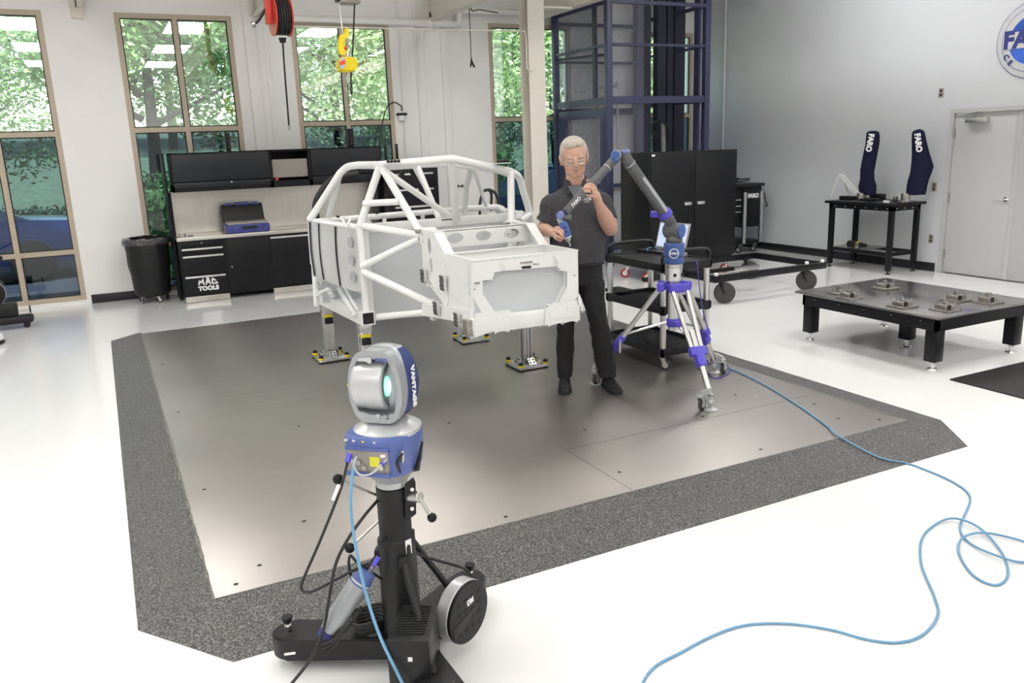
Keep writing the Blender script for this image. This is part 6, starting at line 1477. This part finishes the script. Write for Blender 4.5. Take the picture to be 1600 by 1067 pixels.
# cranks with ball knobs
def crank(p0, p1, off0, off1, name='crank', r=.0045, ball=.018):
    a, b_ = tq(*p0, off0), tq(*p1, off1); c = B().tube([a, b_], r, 10).build(name, 'steel', ts); B().sph(b_, ball, 20, 14).build('ball_knob', 'black_paint', c); return c
crank((592, 775), (528, 748.5), .0, .06); crank((594, 812), (546.5, 856), .0, .06); 
a = tq(650, 777, .045); c = B().cyl(tq(637, 776, .03), tq(657, 776.5, .07), .020, n=20, bev=.003).build('clamp_screw', 'steel', ts)
crank((655, 778), (675, 808.5), .07, .09, 'clamp_lever', .007, .017)
b = B(); P_ = [tq(632, 756, .04), tq(646, 745, .04), tq(649, 752, .04), tq(650, 800, .04), tq(640, 808, .04), tq(633, 806, .04)]; b.poly(P_, .014, -tv); b.build('clamp_plate', 'black_plastic', ts)
for px, py in ((644, 765), (644, 795)): B().cyl(tq(px, py, .054), tq(px, py, .059), .007, n=12).build('bolt_head', 'steel', ts)
B().box((-.013, -.0005, -.028), (.013, .001, .028), M=frameM(TK + (-tv * .052 + tr * .041) + V3((0, 0, tz(846))), (tr * .8 + tv * .6), tv * -.8 + tr * .6)).build('label', 'decal_white', ts)
B().sph(tq(600, 842, .066), .010, 12, 8).build('knob', 'black_paint', ts)
# rubber wheel cover disc, right
wc = tq(728, 955, .02); n_ = (tr * .72 - tv * .69).normalized(); up = V3((0, 0, 1))
Mw = frameM(wc, up.cross(n_), up)
sg = 1 if (Mw.to_3x3() @ V3((0, 0, 1))).dot(n_) > 0 else -1
wr_ = .119
cw = B().lathe([(0, -.055 * sg), (wr_ * .9, -.055 * sg), (wr_, -.045 * sg), (wr_, .0), (wr_ * .97, .004 * sg), (0, .004 * sg)], n=56, M=Mw).build('wheel_cover', 'silver_light', ts)
cf = B().lathe([(0, .004 * sg), (wr_ * .985, .004 * sg), (wr_ * .985, .012 * sg), (wr_ * .95, .016 * sg), (0, .016 * sg)], n=56, M=Mw).build('cover_face', 'black_paint', cw)
fb = B()
for i in range(-3, 4):
    for j in range(-3, 4):
        if (i * .028) ** 2 + (j * .028) ** 2 < (wr_ * .82) ** 2 and not (abs(i * .028 + .005) < .04 and -0.02 < j * .028 < .012): fb.box((i * .028 - .012, j * .028 - .0015, .016 * sg), (i * .028 + .008, j * .028 + .0015, .018 * sg), M=Mw @ Matrix.Rotation(R(45 if (i + j) % 2 else -45), 4, 'Z'))
fb.build('tread_rib', 'black_plastic', cf)
B().box((-.005, .030, .016 * sg), (.033, .052, .0175 * sg), M=Mw @ Matrix.Rotation(R(8), 4, 'Z')).build('label', 'decal_white', cf)
B().poly([Mw @ V3((x, y, .018 * sg)) for x, y in ((-.095, -.055), (-.10, -.02), (.03, .01), (.035, -.008), (-.09, -.07))], .004).build('bracket', 'black_plastic', cf)
B().box((-.075, -.05, -.05), (-.0, .035, .03), .004, M=frameM(tq(688, 968, .0), tr, tv)).build('wheel_bracket', 'black_plastic', ts)
# power supply box on the front leg
pb = thing('power_supply', 'black finned power supply box with a yellow label at the base of the tracker stand', 'power supply', tq(650, 1040, .2))
c8 = {k: None for k in range(8)}
o_ = tq(612, 1067, .17); ux = (tr * .97 - tv * .20).normalized(); uy = (tv * .97 + tr * .20).normalized()
ctr = tq(655, 1010, .20); Mp = frameM(V3((ctr.x, ctr.y, .05)), ux, uy)
B().box((-.09, -.11, 0), (.055, .12, .225), .012, M=Mp @ Matrix.Identity(4)).build('housing', 'black_plastic', pb)
fn = B()
for i in range(12): fn.box((-.065, -.075 + i * .015, .224), (.035, -.069 + i * .015, .230), M=Mp)
fn.build('fin', 'black_matte', pb)
B().box((-.0915, -.06, .10), (-.0895, -.01, .15), M=Mp).build('warning_label', 'decal_yellow', pb)
B().box((-.02, -.1125, .15), (-.005, -.1105, .165), M=Mp).build('sticker', 'decal_white', pb)
B().cyl(Mp @ V3((.0, -.11, .05)), Mp @ V3((.0, -.118, .05)), .022, n=20).build('socket', 'black_matte', pb)
# ---------------------------------------------------------------- tracker head
tk = thing('laser_tracker', 'silver and blue laser tracker head with a green glowing lens on the foreground stand', 'laser tracker', (cx, cy, z1 + .03))
al = R(27); A_ = (tr * cos(al) - tv * sin(al)).normalized(); Bq_ = (-tv * cos(al) - tr * sin(al)).normalized(); Zu = V3((0, 0, 1))
def tp_(a, b_, z): return V3((cx, cy, 0)) + A_ * a + Bq_ * b_ + Zu * z
zb0, zb1, zc1 = tz(727), tz(665), tz(655)
BS = -tr * .014
# lower silver ring and blue base
def srow(z, wa, wb, oa=0, ob=0, e=.5, n=56):
    out = []
    for k in range(n):
        t = 2 * pi * k / n; c, s = cos(t), sin(t); out.append(tp_(oa + wa * (abs(c) ** e) * (1 if c > 0 else -1), ob + wb * (abs(s) ** e) * (1 if s > 0 else -1), z))
    return out
def solid(b, rows): vs = b.grid(rows, True); b.bm.faces.new(vs[0][::-1]); b.bm.faces.new(vs[-1]); return b
solid(B(), [srow(z1 + .028, .06, .06, e=1), srow(zb0 - .012, .085, .085, e=.9), srow(zb0 + .006, .105, .105, e=.7)]).build('bottom_plate', 'silver_light', tk)
hb_ = zb1 - zb0
def brow(*q, **k): return [p + BS for p in srow(*q, **k)]
bb_ = solid(B(), [brow(zb0, .100, .100, e=.6), brow(zb0 + .008, .112, .112, e=.55), brow(zb0 + hb_ * .55, .116, .118, e=.5), brow(zb1 - .02, .118, .121, e=.55), brow(zb1 - .006, .115, .117, e=.6), brow(zb1, .11, .11, e=.75)]).build('base', 'blue_tracker', tk)
solid(B(), [srow(zb1 - .012, .112, .112, e=.9), srow(zb1 + .004, .116, .116, e=.95), srow(zc1 + .002, .082, .082, e=1), srow(zc1 + .008, .066, .066, e=1)]).build('neck', 'silver_light', tk)
# connector bay in the base, facing the left of the camera
Lf = (-tr * .86 - tv * .5).normalized(); Ls = V3((Lf.y, -Lf.x, 0)); 
fc_ = V3((cx, cy, 0)) + Lf * .112
if Ls.dot(tr) < 0: Ls = -Ls
Mc = frameM(fc_ + V3((0, 0, zb0 + hb_ * .48)), Ls, Zu); cs = 1 if (Mc.to_3x3() @ V3((0, 0, 1))).dot(Lf) > 0 else -1
def cbx(name, m, x0, x1, y0, y1, d0, d1, par=tk, bev=.002): return B().box((x0, y0, d0 * cs), (x1, y1, d1 * cs), 0, M=Mc).build(name, m, par)
Mc = frameM(tp_(-.008, .1155, zb0 + hb_ * .44) + BS, A_, Zu); cs = 1 if (Mc.to_3x3() @ V3((0, 0, 1))).dot(Bq_) > 0 else -1
bay = cbx('connector_bay', 'grey_panel', -.072, .076, -.038, .040, -.03, .004)
cbx('bay_rim', 'blue_tracker', -.078, .082, -.052, -.038, -.03, .012, bb_); cbx('bay_rim', 'blue_tracker', -.078, .082, .040, .050, -.03, .010, bb_)
cbx('warning_label', 'decal_yellow', .010, .046, -.016, .018, .004, .006, bay)
for i, (x, y) in enumerate(((-.055, .005), (-.028, -.002), (-.008, -.02), (.056, -.014))):
    B().cyl(Mc @ V3((x, y, .004 * cs)), Mc @ V3((x, y, .018 * cs)), .009, n=14).build('connector', 'steel', bay)
for x in (.055, .063): B().sph(Mc @ V3((x, .024, .006 * cs)), .0032, 8, 6).build('status_light', 'led', bay)
for aa_, m in ((-.085, 'silver_light'), (-.055, 'silver_light'), (-.020, 'decal_yellow'), (.022, 'decal_white')): B().sph(tp_(aa_, .113, zb1 - .014) + BS, (.0078, .0078, .005), 14, 8).build('indicator', m, bb_)
b = B(); b.tube(spl([tq(622, 717, .135), tq(629, 706, .135), tq(629, 722, .13)], 4), .005, 8); b.build('latch', 'steel', bb_); b = B(); b.tube(spl([tq(629, 708, .14), tq(621, 722, .14), tq(625, 738, .12)], 4), .0055, 8); b.build('plug', 'cable_black', bb_)
ant = B(); q0, q1 = tq(652, 732, .06), tq(660, 690, .06); ant.tube([q0, q0.lerp(q1, .3), q1], [.009, .0075, .004], 12); ant.box(q0 - V3((.018, .008, .006)), q0 + V3((.006, .008, .006)), .002); ant.build('antenna', 'black_plastic', tk)
# egg-shaped head
zh0, zh1 = tz(649), tz(538.5); hh_ = zh1 - zh0
prof = [(0.0, .045, .045), (.035, .066, .066), (.12, .082, .084), (.28, .095, .100), (.45, .100, .106), (.62, .096, .100), (.78, .086, .084), (.90, .072, .064), (.965, .056, .044), (1.0, .03, .022)]
ins = lambda u, k: zh0 + hh_ * u
back = B(); solid(back, [srow(ins(u, 0), wa * .99, wb * .82, 0, -.028, e=.62) for u, wa, wb in prof]); hd_ = back.build('head_shell', 'silver_shell', tk, 50)
# blue side cheeks wrapped on both sides
for sd in (1, -1):
    rows = []
    for u, wa, wb in prof[1:-1]:
        row = []
        for k in range(13):
            t = R(-72 + 144 * k / 12); c, s = cos(t), sin(t); row.append(tp_(sd * (wa * .99 * abs(c) ** .62 + .0035), -.030 + wb * .80 * (abs(s) ** .62) * (1 if s > 0 else -1) * .9, ins(u, 0)))
        rows.append(row)
    b = B(); b.grid(rows); bmesh.ops.solidify(b.bm, geom=b.bm.faces[:], thickness=.004); b.build('side_cheek', 'blue_tracker', hd_, 50)
# front rim with opening
def outl(k, z0=0.0, n=40):
    pts = []
    for i, (u, wa, wb) in enumerate(prof): pts.append((wa * k, ins(u, 0)))
    return pts
om = [(a_, z) for a_, z in outl(1.0)]; outer = [tp_(a_, .030, z) for a_, z in om] + [tp_(-a_, .030, z) for a_, z in om[::-1]]
iz0, iz1 = ins(.115, 0), ins(.875, 0); ir = [(.066, iz0 + .01), (.072, iz0 + .03), (.082, (iz0 + iz1) / 2), (.070, iz1 - .03), (.058, iz1 - .005)]
inner = [tp_(a_, .030, z) for a_, z in ir] + [tp_(.02, .030, iz1 + .004), tp_(-.02, .030, iz1 + .004)] + [tp_(-a_, .030, z) for a_, z in ir[::-1]] + [tp_(-.02, .030, iz0), tp_(.02, .030, iz0)]
b = B(); b.holes(outer, [inner], .045, Bq_); b.build('front_rim', 'silver_shell', hd_, 30)
# drum with the lens at its right end
zc_ = (iz0 + iz1) / 2 + .002; Md = frameM(tp_(0, .012, zc_), Bq_, Zu); ds = 1 if (Md.to_3x3() @ V3((0, 0, 1))).dot(A_) > 0 else -1
rD = (iz1 - iz0) / 2 - .003
dm = B().lathe([(0, -.080 * ds), (rD * .9, -.080 * ds), (rD, -.070 * ds), (rD, .022 * ds), (rD * .97, .032 * ds), (rD * .90, .036 * ds)], n=56, M=Md).build('drum', 'silver_light', hd_, 40)
B().lathe([(rD * .92, .034 * ds), (rD * .80, .040 * ds), (rD * .62, .034 * ds), (rD * .60, .028 * ds), (0, .028 * ds)], n=56, M=Md).build('drum_ring', 'arm_grey', dm)
lz = .036; lp_ = tp_(.037, .055, zc_)
B().sph(tp_(.040, .052, zc_), (.008, .026, .034), 20, 14, M=Matrix((A_, Bq_, Zu)).transposed()).build('green_lens', 'green_glow', dm)
B().sph(tp_(.045, .052, zc_), (.006, .016, .023), 16, 12, M=Matrix((A_, Bq_, Zu)).transposed()).build('lens_core', 'lens_white', dm)
cm = B(); cm.poly([tp_(-.046, .076, ins(.90, 0)), tp_(-.008, .076, ins(.925, 0)), tp_(.0, .076, ins(.90, 0)), tp_(-.002, .076, ins(.84, 0)), tp_(-.01, .076, ins(.835, 0)), tp_(-.02, .076, ins(.86, 0)), tp_(-.052, .076, ins(.86, 0))], .006, Bq_); cm.build('top_latch', 'silver_light', hd_)
b = B(); b.poly([tp_(.0, .077, ins(.135, 0)), tp_(.016, .077, ins(.135, 0)), tp_(.009, .077, ins(.07, 0))], .004, Bq_); b.build('index_mark', 'silver_light', hd_)
text('lettering', '2', .026, 'arm_grey', hd_, frameM(tp_(.040, .0762, ins(.10, 0)), A_, Zu), .0005)
text('lettering', 'FARO', .017, 'blue_tracker', hd_, frameM(tp_(.034, .0762, ins(.88, 0)), A_, Zu + A_ * -.0), .0008)
Msd = frameM(tp_(.1062, -.006, ins(.45, 0)), -Zu + Bq_ * .10, Bq_ * 1.0)
if (Msd.to_3x3() @ V3((0, 0, 1))).dot(A_) < 0: Msd = frameM(tp_(.1062, -.006, ins(.45, 0)), -Zu, -Bq_)
text('lettering', 'VANTAGE', .030, 'decal_white', hd_, Msd, .0012, 0, .002, 1.05)
# ---------------------------------------------------------------- cables of the tracker
def tcable(name, pts, r, m, label, k=8): return cable(name, [tq(*p) for p in pts], r, m, label, k)
tcable('network_cable', [(556, 714, .115), (551, 740, .15), (548, 790, .18), (555, 850, .19), (570, 920, .22), (592, 990, .27), (625, 1060, .33), (650, 1110, .36)], .0055, 'cable_blue', 'light blue cable hanging in front of the tracker stand column')
tcable('power_cable', [(544, 714, .10), (540, 735, .13), (530, 770, .16), (500, 845, .16), (474, 905, .16), (472, 922, .16), (488, 924, .16), (520, 908, .13), (545, 895, .10), (575, 880, .06)], .005, 'cable_black', 'black cable looping left of the tracker stand column')
tcable('signal_cable', [(590, 782, .03), (570, 805, .09), (545, 840, .13), (525, 880, .14), (515, 930, .15), (505, 985, .17), (485, 1030, .20), (450, 1075, .24)], .0055, 'cable_black', 'black cable running down the left of the tracker stand to the floor')
tcable('coiled_cable', [(597, 905, .05), (560, 880, .09), (548, 868, .09), (545, 880, .09), (548, 900, .09)], .005, 'cable_black', 'short black cable looping above the handheld controller')
tcable('rear_cable', [(646, 860, -.04), (665, 870, -.08), (700, 880, -.10), (725, 888, -.10), (740, 902, -.06)], .0055, 'cable_black', 'black cable running from the column to the round wheel cover')
b = B(); b.tube([tq(530, 758, .155), tq(521, 781, .158)], .0075, 10); tag(b.build('cable_sleeve', 'decal_white'), 'white sleeve on the black cable left of the column', 'sleeve')
b = B(); b.tube([tq(547, 709, .105), tq(543, 722, .12)], .010, 12); tag(b.build('plug_boot', 'violet_clamp'), 'violet plug boot at the left of the tracker base', 'plug')
b = B(); b.tube([tq(595, 726, .15), tq(601, 722, .135)], .007, 12); tag(b.build('plug_boot', 'violet_clamp'), 'small violet plug in the middle of the tracker base', 'plug')
tcable('grey_cable', [(606, 716, .13), (596, 726, .15), (580, 740, .16), (563, 742, .16), (553, 728, .15), (557, 713, .14)], .0035, 'silver_light', 'thin grey cable looping across the tracker base connectors')
rn = random.Random(12); cc = tq(578, 965, -.03)
b = B()
for i in range(5):
    b.tube([V3((cc.x + (.055 + .004 * i) * cos(t), cc.y + (.05 + .004 * i) * sin(t), .14 + .012 * i + .006 * sin(3 * t))) for t in [2 * pi * k / 30 for k in range(30)]], .006, 8, closed=True)
tag(b.build('cable_coil', 'cable_black'), 'coil of black cable lying on the stand base left of the column', 'cable')
# handheld controller hanging on the left brace
rc = thing('handheld_controller', 'grey and blue handheld unit strapped to the left brace of the tracker stand', 'controller', tq(535, 950, .08))
t0, t1 = tq(575, 893, .10), tq(502, 998, .14); dd_ = (t1 - t0).normalized(); wv = (tr - dd_ * tr.dot(dd_)).normalized(); Mr = frameM(t0, dd_, wv); LL = (t1 - t0).length
def seg(u0, u1, w0, w1, th, m, nm, par=rc):
    b = B(); rows = []
    for u, w in ((u0, w0 * .9), (u0 + .02, w0), (u1 - .02, w1), (u1, w1 * .9)): rows.append([Mr @ V3((LL * u, w * cos(t) * (1 if abs(cos(t)) > .5 else 1), th * sin(t) * 1.0)) for t in [2 * pi * k / 20 for k in range(20)]])
    vs = b.grid(rows, True); b.bm.faces.new(vs[0][::-1]); b.bm.faces.new(vs[-1]); return b.build(nm, m, par)
seg(.0, .20, .030, .040, .026, 'blue_tracker', 'top_cap'); seg(.18, .74, .040, .036, .024, 'silver_shell', 'body'); seg(.72, .88, .034, .026, .020, 'silver_shell', 'neck'); seg(.86, .98, .026, .022, .018, 'decal_navy', 'end_cap')
b = B(); b.tube([Mr @ V3((LL * .16, .036 * cos(t), .03 * sin(t))) for t in [2 * pi * k / 20 for k in range(20)]], .004, 8, closed=True); b.build('ridge', 'silver_light', rc)
B().tube([tq(583, 884, .09), tq(592, 870, .08)], .009, 12).build('plug', 'violet_clamp', rc); B().tube([tq(576, 895, .09), tq(583, 884, .09)], .008, 12).build('connector', 'steel', rc)
b = B()
for dx in (-.012, .012, .03): b.tube(spl([Mr @ V3((LL * .95, dx, .01)), Mr @ V3((LL * 1.06, dx + .01, .02)), Mr @ V3((LL * .8, .05, .015)), Mr @ V3((LL * .4, .052 + dx * .2, .0))], 5), .0045, 6)
tag(b.build('strap_cable', 'cable_black'), 'bundle of black cables along the underside of the handheld unit', 'cable')
B().box((-.018, -.001, -.0), (.018, .001, .008), .0, M=frameM(tq(453, 1023, .23), tr, tv)).build('label', 'decal_white', ts)
